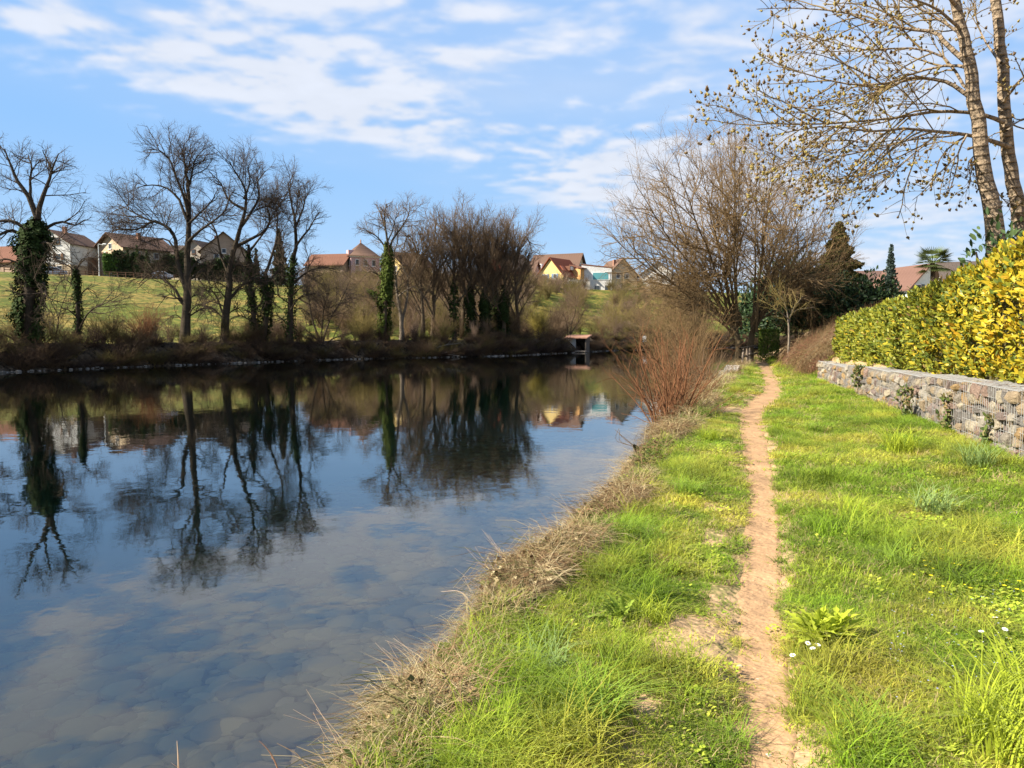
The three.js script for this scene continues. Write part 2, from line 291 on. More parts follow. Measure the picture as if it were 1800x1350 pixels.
{
  const r = seeded(41), shapes = []; for (let k = 0; k < 7; k++) shapes.push(lump(100 + k, 0.75, 3));
  const rest = shapes.map(() => []); let n = 0; const spots = [];
  for (let k = 0; k < 10500; k++) { const a = 1.5 + Math.pow(r(), 1.5) * 20, l = edgeLat(a) - 0.75 - Math.pow(r(), 1.15) * 6.5, u = r(); spots.push([a, l, u < 0.6 ? 0.06 + 0.08 * r() : u < 0.94 ? 0.13 + 0.12 * r() : 0.24 + 0.14 * r()]); }
  for (const [a, l, s] of spots) {
    const [x, z] = XZ(a, l), k = Math.floor(r() * 7), y = bedY(a, l) + s * 0.16, turn = r() * 6.28, sx = s * (0.9 + 0.45 * r()), show = x > -9 && z < -2.2 && z > -11 && a < 12 && s > 0.17 && Math.abs(x / z) < 0.75;
    if (show && n < 290) { const m = part('stone', shapes[k], bedMats[Math.floor(r() * 5)], bed); m.position.set(x, y, z); m.rotation.y = turn; m.scale.set(sx, s * 0.8, s); n++; }
    else rest[k].push([new THREE.Matrix4().compose(V(x, y, z), new THREE.Quaternion().setFromEuler(new THREE.Euler(0, turn, 0)), V(sx, s * 0.8, s)), (() => { const q = 0.8 + 0.35 * r(); return C(q, q * 0.98, q * 0.93); })()]);
  }
  rest.forEach((list, k) => copies('cobbles', shapes[k], bedMats[k % 5], list, '', '', bed));
}
const waveTex = tex(1024, (u, v) => 0.5 + 0.55 * (fbm(u * 20, v * 20, 4, 20) - 0.5) + 0.25 * (fbm(u * 6, v * 6, 2, 6) - 0.5));
M.water = new THREE.MeshPhysicalMaterial({ color: 0xffffff, roughness: 0.02, ior: 1.85, transmission: 1, thickness: 1, attenuationColor: C(0.42, 0.58, 0.60), attenuationDistance: 1.3, bumpMap: waveTex, bumpScale: 0.0025 });
{
  const g = gridSheet(steps([[-260, 0], [420, 60]]), steps([[40, 0], [-330, 40]]), (x, z) => [x, 0, z], 1 / 7);
  single('river', g, M.water, 'calm clear river mirroring sky and bare trees', 'river', null, 'structure');
}
// ---------------------------------------------------------------- trees across the river
// limbs: rows of [px, py, offset in depth] in the photograph, turned into metres at the tree's own distance
const FARP = { per: [2.0, 3.4, 5.2], plus: [1, 1, 1], from: [0.22, 0.15, 0.12], ratio: [0.52, 0.55, 0.55], angle: [0.85, 0.8, 0.75], least: [0.7, 0.4, 0.3], most: [4.0, 2.2, 1.3], seg: [5, 3, 2], wig: [0.28, 0.28, 0.28], up: [0.06, 0.05, 0.02], rad: [0.042, 0.017, 0.009], sides: [4, 3, 3] };
function ivyOn(b, pts, radius, n, size, r) {
  for (let k = 0; k < n; k++) {
    const t = r(), [o] = along(pts, t), a = r() * 6.283; if (noise2(t * 9 + pts[0][0], a * 1.6 + 3) < 0.20 + 0.4 * smooth(0.7, 1, t)) continue; const R = radius(t) * (0.45 + 0.65 * Math.sqrt(r())) * (0.55 + 0.8 * noise2(t * 14 + 3, a * 2)) * (0.45 + 0.55 * smooth(1, 0.75, t));
    const n0 = unit([Math.cos(a), 0.25 + 0.5 * (r() - 0.3), Math.sin(a)]), e = unit([n0[0] * 0.5 + (r() - 0.5), -0.9 + r() * 0.8, n0[2] * 0.5 + (r() - 0.5)]), f = unit(cross(e, n0)), s = size * (0.6 + 0.8 * r());
    b.quad([o[0] + Math.cos(a) * R, o[1] + (r() - 0.5) * 0.3, o[2] + Math.sin(a) * R], e.map((x) => x * s), f.map((x) => x * s * 0.45), n0);
  }
}
function pixTree(name, D, limbs, o) {
  if (o.low) { const q = seeded(o.seed * 17), t = limbs[0].p, x = t[0][0]; for (let k = 0; k < o.low; k++) { const s = k % 2 ? 1 : -1, y = 575 - (k + q()) * 110 / o.low, w = 26 + 34 * q(), u = (q() - 0.5) * 4, tx = t.reduce((b, z) => Math.abs(z[1] - y) < Math.abs(b[1] - y) ? z : b)[0]; limbs.push({ p: [[tx, y, 0], [tx + s * w * 0.5, y - 12 - 14 * q(), u * 0.5], [tx + s * w, y - 8 + 26 * q(), u]], r: [1.9, 0.5] }); } }
  const r = seeded(o.seed), px = D / FOCAL, foot = at(limbs[0].p[0][0], limbs[0].p[0][1], D);
  const gy = o.ground ? o.ground(foot.x, D) : farY(foot.x, D); 
  const g = base(name, V(foot.x, gy - 0.1, -D)), trunk = new Build(), crown = new Build(), ivy = new Build(), ends = [];
  limbs.forEach((L, li) => {
    const raw = L.p.map(([x, y, dz = 0]) => { const w = at(x, y, D + dz); return [w.x - foot.x, w.y - (gy - 0.1), w.z + D]; });
    if (!li || L.foot) raw[0][1] = Math.min(raw[0][1], -0.15);
    const n = Math.max(8, Math.round(lengthOf(raw) * (o.step ?? 1.4))), pts = curve(raw, n);
    const k = o.rough ?? 0.06; pts.forEach((q, i) => { if (i && i < n) { q[0] += (noise2(i * 0.9 + li * 7, o.seed) - 0.5) * k * 2; q[2] += (noise2(i * 0.9 + li * 7, o.seed + 50) - 0.5) * k * 2; } });
    const r0 = L.r[0] * px * (li ? 0.8 : 0.92), r1 = L.r[1] * px * 0.7;
    trunk.tube(pts, pts.map((_, i) => mix(r0, r1, Math.pow(i / n, 0.7)) * (1 + (L.foot || !li ? 0.5 * Math.exp(-i * 1.2) : 0))), li && r0 < 0.1 ? 5 : 9);
    if (!L.bare) sprout(crown, pts.slice(Math.floor(n * (L.from ?? 0.1))), r0, r1, 0, { ...(o.P ?? FARP), ...(L.P ?? {}) }, r, ends);
    for (const v of [].concat(L.ivy ?? [])) { const s = pts.slice(Math.floor(n * v.from), Math.ceil(n * v.to) + 1); ivyOn(ivy, s, (t) => mix(v.w[0], v.w[1], t) * px, v.n, v.size ?? 0.22, r); }
  });
  part('trunk', trunk.geo(), o.bark ?? M.barkDark, g); 
  if (crown.count) part('crown', crown.geo(), o.twig ?? M.twigDark, g);
  if (ivy.count) part('ivy', ivy.geo(), o.ivy ?? M.ivy, g);
  tag(g, o.label, 'tree', o.group);
  return { g, ends };
}
const z1 = () => 0;
const rr = seeded(7), dz = (s = 2.5) => (rr() - 0.5) * 2 * s;
const J = (list, s = 1.6) => list.map(([x, y], i) => [x, y, i === 0 ? 0 : (rr() - 0.5) * 0.6 + s * (i / list.length)]);
const lm = (list, r0, r1, o = {}) => ({ p: J(list, o.s ?? dz()), r: [r0, r1], ...o });
const GRP = 'bare trees along the far bank';
pixTree('riverside_tree', 58, [
  lm([[47, 614], [50, 540], [57, 470], [62, 415], [66, 380]], 13, 8, { s: 0, bare: true, ivy: [{ from: 0, to: 0.9, w: [11, 25], n: 1500 }, { from: 0.12, to: 0.86, w: [22, 30], n: 6500 }, { from: 0.6, to: 1, w: [27, 9], n: 2200 }] }),
  lm([[66, 384], [50, 345], [31, 318], [18, 290], [8, 262]], 7, 1.5), lm([[56, 356], [52, 322], [55, 292], [50, 272]], 4, 1.2),
  lm([[66, 384], [75, 345], [86, 315], [92, 296], [103, 270]], 6.5, 1.3), lm([[91, 298], [84, 284], [75, 264]], 3, 1), lm([[89, 306], [105, 300], [120, 298]], 2.6, 0.8),
  lm([[60, 425], [32, 393], [0, 388], [-45, 402]], 5.5, 2), lm([[58, 440], [26, 405], [-5, 415], [-45, 442]], 5, 2), lm([[66, 415], [86, 399], [110, 390], [132, 396], [150, 386]], 5, 1.2),
  lm([[66, 430], [84, 427], [96, 445], [128, 462]], 3.6, 1), lm([[66, 485], [80, 505], [80, 535], [97, 558]], 2.4, 0.8), lm([[45, 470], [10, 455], [-20, 470]], 3, 1),
], { seed: 11, label: 'thick tree wrapped in dark ivy with gnarled bare limbs above', group: GRP });
pixTree('riverside_tree', 62, [
  lm([[138, 617], [137, 560], [135, 500], [134, 468]], 5.5, 4, { s: 0, bare: true, ivy: { from: 0.1, to: 1, w: [7, 5], n: 1300, size: 0.18 } }),
  lm([[139, 580], [160, 545], [190, 531], [214, 516]], 2.4, 0.6), lm([[134, 478], [112, 462], [92, 455]], 2, 0.6), lm([[134, 472], [150, 456], [182, 452]], 2, 0.6), lm([[139, 590], [108, 605], [80, 618]], 3, 1.2, { bare: true }),
  lm([[95, 612], [108, 540], [128, 490]], 1.6, 0.5, { foot: true }),
], { seed: 12, low: 4, label: 'slim ivied stump-topped trunk between the ivy tree and the red shrub', group: GRP });
pixTree('riverside_tree', 69, [
  lm([[325, 617], [327, 560], [329, 500], [330, 440], [332, 385], [330, 330], [325, 290], [321, 262]], 11, 1.5, { s: 0, from: 0.5 }),
  lm([[329, 515], [313, 462], [305, 412], [288, 396], [262, 387], [236, 374], [206, 358]], 6, 1), lm([[300, 404], [270, 388], [246, 402], [218, 404], [192, 400]], 3.5, 0.8), lm([[330, 388], [315, 352], [295, 331], [268, 325], [240, 330]], 4, 0.8),
  lm([[331, 378], [318, 332], [305, 300], [295, 276], [278, 264], [256, 262]], 3.6, 0.7), lm([[331, 425], [352, 405], [376, 388], [396, 371], [403, 348]], 4, 0.8), lm([[332, 392], [354, 372], [372, 354], [383, 332]], 3.2, 0.7),
  lm([[330, 485], [346, 460], [364, 449]], 3, 0.8), lm([[323, 535], [306, 507], [284, 490], [264, 482], [244, 500]], 4, 0.9), lm([[321, 524], [300, 524], [280, 517]], 2.4, 0.6), lm([[330, 335], [338, 302], [346, 276], [362, 260]], 2.6, 0.6),
  lm([[329, 360], [322, 318], [334, 286], [340, 258]], 2.4, 0.6), lm([[310, 440], [290, 420], [262, 424], [232, 440]], 2.6, 0.6), lm([[330, 560], [345, 548], [372, 540], [388, 556]], 2.2, 0.6),
], { seed: 13, low: 8, label: 'tallest wide-crowned bare tree with a long drooping side limb', group: GRP });
pixTree('riverside_tree', 72, [
  lm([[394, 614], [396, 570], [402, 520], [404, 480], [410, 440]], 9, 6, { s: 0, bare: true }), lm([[408, 450], [424, 398], [432, 365], [431, 335], [413, 302], [404, 284]], 5.5, 1), lm([[424, 398], [442, 371], [456, 346], [452, 320], [467, 300]], 4, 0.8),
  lm([[431, 368], [402, 352], [386, 320], [370, 304]], 3.6, 0.7), lm([[414, 434], [441, 420], [466, 405], [475, 384], [470, 364], [481, 352]], 4.5, 0.8), lm([[404, 525], [425, 502], [446, 490], [470, 484]], 4, 0.8), lm([[403, 490], [386, 440], [378, 402], [360, 384], [342, 376]], 3.4, 0.7),
  lm([[396, 560], [380, 520], [362, 505], [344, 510]], 2.6, 0.6), lm([[398, 540], [372, 530], [352, 536]], 2, 0.6), lm([[428, 350], [440, 320], [436, 296], [446, 276]], 2.4, 0.6), lm([[405, 475], [420, 466], [440, 470]], 2.4, 0.6),
], { seed: 14, low: 7, label: 'gnarled dark bare tree with twisted upright limbs beside the tallest tree', group: GRP });
pixTree('riverside_tree', 74, [
  lm([[457, 614], [449, 570], [443, 530], [438, 480], [437, 430]], 6, 3, { s: 0, from: 0.6, ivy: { from: 0.02, to: 0.95, w: [9, 6], n: 2600, size: 0.2 } }), lm([[461, 614], [468, 560], [469, 510], [466, 478]], 7, 5, { s: 0.5, foot: true, bare: true, ivy: { from: 0, to: 1, w: [10, 12], n: 3200, size: 0.2 } }),
  lm([[466, 482], [481, 440], [488, 400], [485, 362], [481, 330]], 3.6, 0.7), lm([[438, 442], [456, 420], [470, 400], [478, 376], [470, 350]], 3, 0.6), lm([[467, 500], [492, 470], [500, 440]], 2.4, 0.6), lm([[440, 470], [424, 440], [420, 414]], 2.2, 0.6),
], { seed: 15, low: 6, label: 'pair of ivy-wrapped stems leaning apart from one foot', group: GRP });
pixTree('riverside_tree', 76, [
  lm([[507, 614], [510, 560], [512, 500], [516, 460], [520, 430], [519, 395], [515, 370], [509, 345], [507, 322]], 7.5, 0.9, { s: 0, from: 0.35, ivy: { from: 0.05, to: 0.4, w: [11, 8], n: 1600, size: 0.2 } }),
  lm([[520, 433], [541, 405], [553, 385], [562, 372]], 3, 0.7), lm([[518, 402], [531, 371], [536, 341], [534, 322]], 3, 0.6), lm([[513, 500], [540, 478], [566, 470], [590, 474]], 3, 0.7), lm([[513, 480], [498, 455], [490, 430], [496, 404]], 2.8, 0.6), lm([[516, 388], [524, 352], [520, 330]], 2, 0.5), lm([[511, 545], [530, 520], [552, 516]], 2.4, 0.6),
], { seed: 16, low: 7, label: 'straight bare tree with forked top standing before the rust-roofed low house', group: GRP });
pixTree('riverside_tree', 79, [
  lm([[566, 609], [549, 560], [541, 512], [536, 480]], 2.6, 0.7, { s: 0 }), lm([[566, 609], [578, 566], [600, 528], [616, 492]], 2.6, 0.6, { foot: true }), lm([[567, 609], [592, 592], [622, 584]], 2, 0.6, { foot: true }), lm([[565, 609], [545, 585], [522, 574]], 1.8, 0.5, { foot: true }), lm([[566, 609], [568, 550], [580, 506]], 2, 0.5, { foot: true }),
], { seed: 17, label: 'low many-stemmed bare tree spreading over the bank brush', group: GRP });
pixTree('riverside_tree', 84, [
  lm([[674, 612], [676, 560], [680, 500], [682, 450], [680, 420], [676, 386], [680, 358]], 6, 0.9, { s: 0, from: 0.65, ivy: [{ from: 0.0, to: 0.62, w: [11, 8.5], n: 5200, size: 0.24 }, { from: 0.25, to: 0.45, w: [14, 10], n: 900, size: 0.24 }] }),
  lm([[682, 445], [668, 421], [655, 411], [638, 402]], 2.6, 0.6), lm([[682, 443], [691, 420], [706, 400], [717, 380], [720, 356]], 3.2, 0.7), lm([[680, 412], [671, 382], [663, 362]], 2.2, 0.5), lm([[681, 425], [694, 392], [698, 366]], 2, 0.5), lm([[676, 545], [660, 520], [648, 508]], 1.8, 0.5, { ivy: { from: 0, to: 1, w: [7, 4], n: 500, size: 0.24 } }),
], { seed: 18, low: 3, ivy: M.ivyLight, bark: M.barkBrown, twig: M.twigBrown, label: 'slender tree whose trunk is a column of bright green ivy', group: GRP });
pixTree('riverside_tree', 86, [
  lm([[705, 611], [706, 570], [700, 530], [696, 490], [692, 452], [700, 420]], 5.5, 1, { s: 0, from: 0.5 }), lm([[706, 572], [716, 522], [718, 490], [732, 458], [750, 436]], 3.4, 0.7), lm([[718, 490], [706, 464], [708, 440]], 2, 0.5),
], { seed: 19, low: 4, bark: M.barkPale, twig: M.twigBrown, label: 'pale forked trunk standing next to the green ivy column', group: GRP });
const GP = { ...FARP, up: [0.16, 0.1, 0.05], angle: [0.6, 0.65, 0.7], per: [1.7, 2.8, 4.0] };
[[760, 90, 398, 20, 'bare grey tree behind the driftwood, first of the dense clump', [0, 0]], [797, 91, 374, 22, 'bare tree with the highest top in the dense clump', [1, 900]], [826, 92, 392, 23, 'bare tree in the middle of the dense clump, ivy low on its stem', [1, 2600]], [852, 92, 394, 24, 'bare tree of the dense clump with ivy up to its fork', [1, 4200]], [742, 89, 430, 20.5, 'slim bare tree between pale forked trunk and dense clump', [0, 0]], [812, 95, 402, 22.5, 'bare tree standing back in the dense clump', [0, 0]], [870, 95, 398, 24.5, 'bare tree behind the ivy-forked tree of the clump', [1, 1500]], [908, 97, 430, 25.5, 'low bare tree at the tail of the dense clump', [0, 0]], [884, 93, 404, 25, 'leaning ivy-laden tree that ends the dense clump by the red house', [1, 3600]]].forEach(([x, D, top, seed, label, [v, n]]) => {
  const q = seeded(seed * 31), lean = (q() - 0.5) * 16, mid = 500 + q() * 20, limbs = [lm([[x, 609], [x + 2, 560], [x + lean * 0.4, mid], [x + lean * 0.7, 450], [x + lean, top]], 5.5, 0.8, { s: 0, from: 0.3, ...(v ? { ivy: { from: 0.02, to: 0.55, w: [9, 7], n, size: 0.26 } } : {}) })];
  for (let k = 0; k < 7; k++) { const y0 = mid - 45 + k * 16 - 20 + q() * 20, s = k % 2 ? 1 : -1, w = 14 + 26 * q(); limbs.push(lm([[x + lean * 0.5, y0], [x + lean * 0.5 + s * w * 0.65, y0 - 30 - 20 * q()], [x + lean * 0.6 + s * w * 1.1, Math.max(top + 14, y0 - 78 - 30 * q())]], 2.7, 0.6)); }
  for (let k = 0; k < 3; k++) { const s = q() < 0.5 ? -1 : 1, y0 = 560 - k * 22; limbs.push(lm([[x, y0], [x + s * 14, y0 - 24], [x + s * (22 + 12 * q()), y0 - 50]], 1.8, 0.5)); }
  pixTree('riverside_tree', D, limbs, { seed, P: GP, bark: M.barkBrown, twig: M.twigBrown, label, group: GRP });
});
pixTree('riverside_tree', 108, [
  lm([[1000, 606], [1004, 575], [1012, 545], [1016, 520]], 2.4, 0.6, { s: 0 }), lm([[1001, 606], [996, 570], [990, 545]], 2, 0.5, { foot: true }), lm([[1002, 590], [1020, 560], [1030, 540]], 1.6, 0.5), lm([[998, 600], [984, 575], [976, 556]], 1.6, 0.5, { foot: true }),
], { seed: 27, bark: M.barkBrown, twig: M.twigBrown, label: 'small bare tree beside the boathouse', group: GRP });

// ---------------------------------------------------------------- shrubs, brush and driftwood of the far bank
function shrubShape(seed, h, w, stems, P = {}) {
  const r = seeded(seed), b = new Build();
  const Q = { per: [2.6, 3.4], plus: [2, 1], from: [0.15, 0.15], ratio: [0.5, 0.5], angle: [0.6, 0.7], least: [0.25, 0.15], most: [1.5, 0.7], seg: [4, 3], wig: [0.25, 0.3], up: [0.08, 0.04], rad: [0.018, 0.010], sides: [3, 3], ...P };
  for (let k = 0; k < stems; k++) {
    const a = r() * 6.283, s = w * (0.25 + 0.75 * r()), H = h * (0.6 + 0.45 * r()), x0 = (r() - 0.5) * w * 0.25, y0 = (r() - 0.5) * w * 0.25, bend = P.bend ?? 0.3;
    const pts = curve([[x0, -0.1, y0], [x0 + Math.cos(a) * s * bend, H * 0.5, y0 + Math.sin(a) * s * bend], [x0 + Math.cos(a) * s, H, y0 + Math.sin(a) * s]], 7);
    const r0 = (P.stem ?? 0.03) * (0.6 + 0.7 * r()); b.tube(pts, pts.map((_, i) => mix(r0, r0 * 0.3, i / 7)), 4); sprout(b, pts, r0, r0 * 0.3, 0, Q, r, null);
  }
  return b.geo();
}
const brushShapes = [shrubShape(51, 1.7, 1.5, 16), shrubShape(52, 2.6, 1.6, 14), shrubShape(53, 3.6, 1.7, 11, { stem: 0.04 })];
function put(p, turn, s, sy = s) { return new THREE.Matrix4().compose(p, new THREE.Quaternion().setFromEuler(new THREE.Euler(0, turn, 0)), V(s, sy, s)); }
const M_brush = std(C(1, 1, 1));
{
  const r = seeded(61), lists = [[], [], []], tint = [C(0.075, 0.048, 0.03), C(0.10, 0.065, 0.035), C(0.115, 0.09, 0.032), C(0.06, 0.04, 0.028)];
  for (let k = 0; k < 950; k++) {                                       // low brush right above the water
    const [sx, sd, n] = shorePoint(95 + r() * 190), e = 0.25 + r() * r() * 4.8, x = sx + n[0] * e, d = sd + n[1] * e, q = r() < 0.75 ? 0 : 1, at0 = 900 + x / d * FOCAL; if (at0 > 998 && at0 < 1036) continue;
    lists[q].push([put(V(x, farY(x, d) - 0.1, -d), r() * 6.28, (0.6 + 0.7 * r()), (0.35 + 0.5 * r())), tint[Math.floor(r() * 4)]]);
  }
  lists.forEach((l, k) => l.length && copies('undergrowth', brushShapes[k], M_brush, l, 'dark brown brush hanging over the far waterline', 'undergrowth'));
  const scrub = [[], [], []], tone = [C(0.17, 0.11, 0.065), C(0.155, 0.12, 0.045), C(0.19, 0.13, 0.09), C(0.13, 0.105, 0.035), C(0.11, 0.075, 0.045)];
  for (let k = 0; k < 640; k++) {                                       // scrub on the slope below the houses
    const px = 545 + r() * 700, d = 92 + r() * 95, p = at(px, 600, d), e = shoreDist(p.x, d); if (e < 3 || e > topDist(p.x) + 6) continue;
    const green = (px > 1026 && px < 1068) || (px > 930 && px < 985 && e < 38 && e > 14); if (green && r() < 0.93) continue;
    const q = 1 + (r() < 0.5 ? 1 : 0); scrub[q].push([put(V(p.x, farY(p.x, d) - 0.1, -d), r() * 6.28, 1.0 + 0.7 * r(), 0.75 + 0.6 * r()), tone[Math.floor(r() * 5)]]);
  }
  for (let k = 0; k < 240; k++) {                                       // a few sprays in the meadow's lower edge
    const [sx, sd, n] = shorePoint(105 + r() * 110), e = 2.5 + r() * 6, x = sx + n[0] * e, d = sd + n[1] * e;
    if (r() < 0.5) scrub[r() < 0.5 ? 1 : 2].push([put(V(x, farY(x, d) - 0.1, -d), r() * 6.28, 0.5 + 0.5 * r(), 0.5 + 0.75 * r()), tone[Math.floor(r() * 5)]]);
  }
  scrub.forEach((l, k) => l.length && copies('scrub_undergrowth', brushShapes[k], M_brush, l, 'brown and olive leafless scrub on the slope under the houses', 'scrub'));
  const woods = [];                                                     // bare woods on the skyline behind the houses
  for (let k = 0; k < 150; k++) { const px = -60 + r() * 1280, d = 215 + r() * 90, p = at(px, 500, d); woods.push([put(V(p.x, farY(p.x, d), -d), r() * 6.28, 2.2 + r() * 1.4, 1.3 + r() * 0.8), [C(0.15, 0.10, 0.07), C(0.18, 0.135, 0.10), C(0.11, 0.088, 0.05)][k % 3]]); }
  copies('woods', brushShapes[2], M_brush, woods, 'far brown woods on the skyline behind the roofs', 'woods');
}
// single shrubs one can pick out
const shrubs = [
  [252, 66, 3.3, 2.6, 26, M.twigRed, 'rounded russet shrub on the far bank below the tallest tree'], [196, 63, 2.6, 2.2, 12, M.twigOlive, 'thin olive shrub next to the russet shrub'], [780, 90, 3.2, 2.2, 22, M.twigOlive, 'olive-green shrub at the foot of the dense tree clump'],
  [945, 100, 4.6, 2.4, 30, std(C(0.25, 0.20, 0.045)), 'yellowish willow shrub between tree clump and boathouse'], [640, 83, 3.4, 2.4, 22, M.twigOlive, 'olive shrub on the bank before the ivy column'], [905, 96, 4.4, 2.6, 24, M.twigBrown, 'brown shrub leaning over the water after the tree clump'], [975, 103, 2.6, 2.0, 18, M.twigBrown, 'low brown shrub against the boathouse'],
  [1078, 122, 6.5, 4.0, 22, M.twigOlive, 'broad olive thicket on the green slope past the boathouse'], [1130, 126, 7.0, 4.4, 22, M.twigBrown, 'broad brown thicket on the slope by the white marker board'], [1180, 128, 7.5, 4.5, 22, M.twigOlive, 'tall olive thicket half hidden by the great willow'],
];
shrubs.forEach(([px, D, h, w, n, mat, label], k) => { const p = at(px, 600, D); const g = base('bank_shrub', V(p.x, farY(p.x, D) - 0.1, -D)); part('branches', shrubShape(300 + k, h, w, n, { stem: 0.03, per: [2.6, 3.2] }), mat, g); tag(g, label, 'shrub', 'shrubs of the far bank'); });
// pale stones at the far waterline
{
  const r = seeded(71), g = lump(77, 0.6), l = [];
  for (let k = 0; k < 1100; k++) { const q0 = 95 + r() * 195; if (noise2(q0 * 0.35, 6) < 0.42) continue; const [sx, sd, n] = shorePoint(q0), e = -0.25 + r() * 0.75, x = sx + n[0] * e, d = sd + n[1] * e, s = 0.08 + 0.26 * r() * r(); l.push([put(V(x, Math.max(0.02, farY(x, d)) + s * 0.1, -d), r() * 6.28, s), (() => { const q = 0.10 + 0.16 * r(); return C(q, q * 0.93, q * 0.82); })()]); }
  copies('rubble', g, std(C(1, 1, 1)), l, 'line of pale stones along the far waterline', 'stones');
}
// driftwood
{
  const D = 86, p = at(740, 632, D), g = base('driftwood', V(p.x, 0.05, -D)), b = new Build(), r = seeded(81), P = { per: [0.8, 1], from: [0.3, 0.3], ratio: [0.5, 0.4], angle: [0.6, 0.6], least: [0.4, 0.3], most: [2, 0.8], seg: [4, 3], wig: [0.2, 0.2], up: [0.05, 0], rad: [0.035, 0.015], sides: [4, 3] };
  const pts = curve([[-2.2, 1.9, -1.2], [-0.4, 1.1, -0.2], [1.6, 0.25, 0.5]], 8), trunk = new Build(); trunk.tube(pts, pts.map((_, i) => mix(0.2, 0.1, i / 8)), 8);
  for (const q of [[[-2.6, 0.15, 0.6], [0, 0.3, 0.8], [3, 0.2, 0.4]], [[-1, 0.1, 0.9], [1.5, 0.9, 0.6], [3.4, 1.5, 0.2]], [[0, 0.1, 0.8], [2, 0.35, 1.2], [4.4, 0.1, 1.4]], [[-3, 0.05, 1], [-0.5, 0.2, 1.3], [1.2, 0.5, 1.6]]]) { const c = curve(q, 8); b.tube(c, c.map((_, i) => mix(0.06, 0.02, i / 8)), 5); sprout(b, c, 0.06, 0.02, 0, P, r, null); }
  part('log', trunk.geo(), M.barkDark, g); part('branches', b.geo(), std(C(0.38, 0.33, 0.27)), g); tag(g, 'fallen log with pale bleached branches at the far waterline', 'driftwood');
}
// ---------------------------------------------------------------- houses on the terrace
const glassDark = std(C(0.05, 0.06, 0.07), { roughness: 0.15 }), glassTeal = std(C(0.10, 0.28, 0.30), { roughness: 0.15 }), frameWhite = std(C(0.72, 0.70, 0.66)), wood = std(C(0.16, 0.09, 0.055));
const plaster = (r, g, b) => std(C(r, g, b), { map: rep(tex(256, (u, v) => { const k = 0.86 + 0.28 * (fbm(u * 10, v * 10, 5, 10) - 0.35); return [k, k, k * 0.99]; }), 0.3), roughness: 0.95 });
const roofing = (r, g, b) => std(C(r, g, b), { map: rep(tex(256, (u, v) => { const k = 0.75 + 0.5 * (fbm(u * 8, v * 32, 4, 8)) - 0.12 * (Math.abs((v * 16) % 1 - 0.5) < 0.12 ? 1 : 0); return [k, k * 0.98, k * 0.96]; }), 0.4), bumpMap: rep(soilBump, 1), bumpScale: 0.05 });
const box = (w, h, d, x = 0, y = 0, z = 0) => new THREE.BoxGeometry(w, h, d).translate(x, y, z);
// walls with a gable at +z and -z; ridge along z
function gableWalls(w, l, eave, ridge) { const s = new THREE.Shape(); s.moveTo(-w / 2, -1); s.lineTo(w / 2, -1); s.lineTo(w / 2, eave); s.lineTo(0, ridge); s.lineTo(-w / 2, eave); s.closePath(); return new THREE.ExtrudeGeometry(s, { depth: l, bevelEnabled: false }).translate(0, 0, -l / 2); }
function roofSlope(side, w, l, eave, ridge, over = 0.5, thick = 0.18, x0 = 0) {
  const k = (ridge - eave) / (w / 2), e = w / 2 + over, s = new THREE.Shape(), lift = 0.06;
  s.moveTo(0, ridge + lift); s.lineTo(side * e, ridge - k * e + lift); s.lineTo(side * e, ridge - k * e + lift + thick); s.lineTo(0, ridge + thick + lift); s.closePath();
  return new THREE.ExtrudeGeometry(s, { depth: l + over * 2, bevelEnabled: false }).translate(x0, 0, -l / 2 - over);
}
function opening(parent, kind, w, h, x, y, z, turn, o = {}) {
  const f = part(kind, box(w, h, 0.10), o.frame ?? frameWhite, parent); f.position.set(x, y, z); f.rotation.y = turn;
  part('pane', box(w * 0.84, h * 0.86, 0.03, 0, 0, 0.055), o.glass ?? glassDark, f);
  if (o.sill !== false) part('sill', box(w * 1.15, 0.1, 0.2, 0, -h / 2 - 0.05, 0.06), o.frame ?? frameWhite, f);
  if (o.shutter) for (const s of [-1, 1]) { const q = part('shutter', box(w * 0.48, h, 0.06), o.shutter, parent); q.position.set(x + Math.cos(turn) * s * w * 0.76, y, z - Math.sin(turn) * s * w * 0.76); q.rotation.y = turn; q.translateZ(0.06); }
}
// faces: f gable front, l and r long sides
function house(name, o) {
  const { px, top, D, w, l, turn = 0 } = o, p = at(px, top, D), y0 = farY(p.x, D) - 0.2, ridge = p.y - y0 - 0.3, eave = ridge - o.pitch;
  const g = base(name, V(p.x, y0, -D), turn);
  part('wall', gableWalls(w, l, eave, ridge), o.wall, g);
  const rf = [-1, 1].map((s) => part('roof', roofSlope(s, w, l, eave, ridge, o.over ?? 0.6), o.roof, g));
  if (o.chimney) { const [cx, cz, ch = 1.2] = o.chimney; part('chimney', box(0.7, ch + 1.2, 0.7, cx, ridge - Math.abs(cx) * o.pitch / (w / 2) + ch / 2 - 0.3, cz), o.chimneyMat ?? M.chimney, rf[0]); }
  for (const [face, u, v, ww, hh, opt = {}] of o.win ?? []) {
    const y = v < 0 ? eave + v : v;                                     // v below 0: down from the eave
    if (face === 'f') opening(g, opt.kind ?? 'window', ww, hh, u, y, l / 2 + 0.03, 0, opt); else opening(g, opt.kind ?? 'window', ww, hh, (face === 'l' ? -1 : 1) * (w / 2 + 0.03), y, u, face === 'l' ? -Math.PI / 2 : Math.PI / 2, opt);
  }
  tag(g, o.label, 'house', 'houses on the terrace above the river');
  return { g, ridge, eave };
}
M.chimney = std(C(0.30, 0.16, 0.11));
const roofBrown = roofing(0.13, 0.08, 0.058), roofDark = roofing(0.09, 0.07, 0.058), roofRed = roofing(0.22, 0.065, 0.035), roofRust = roofing(0.155, 0.075, 0.05);
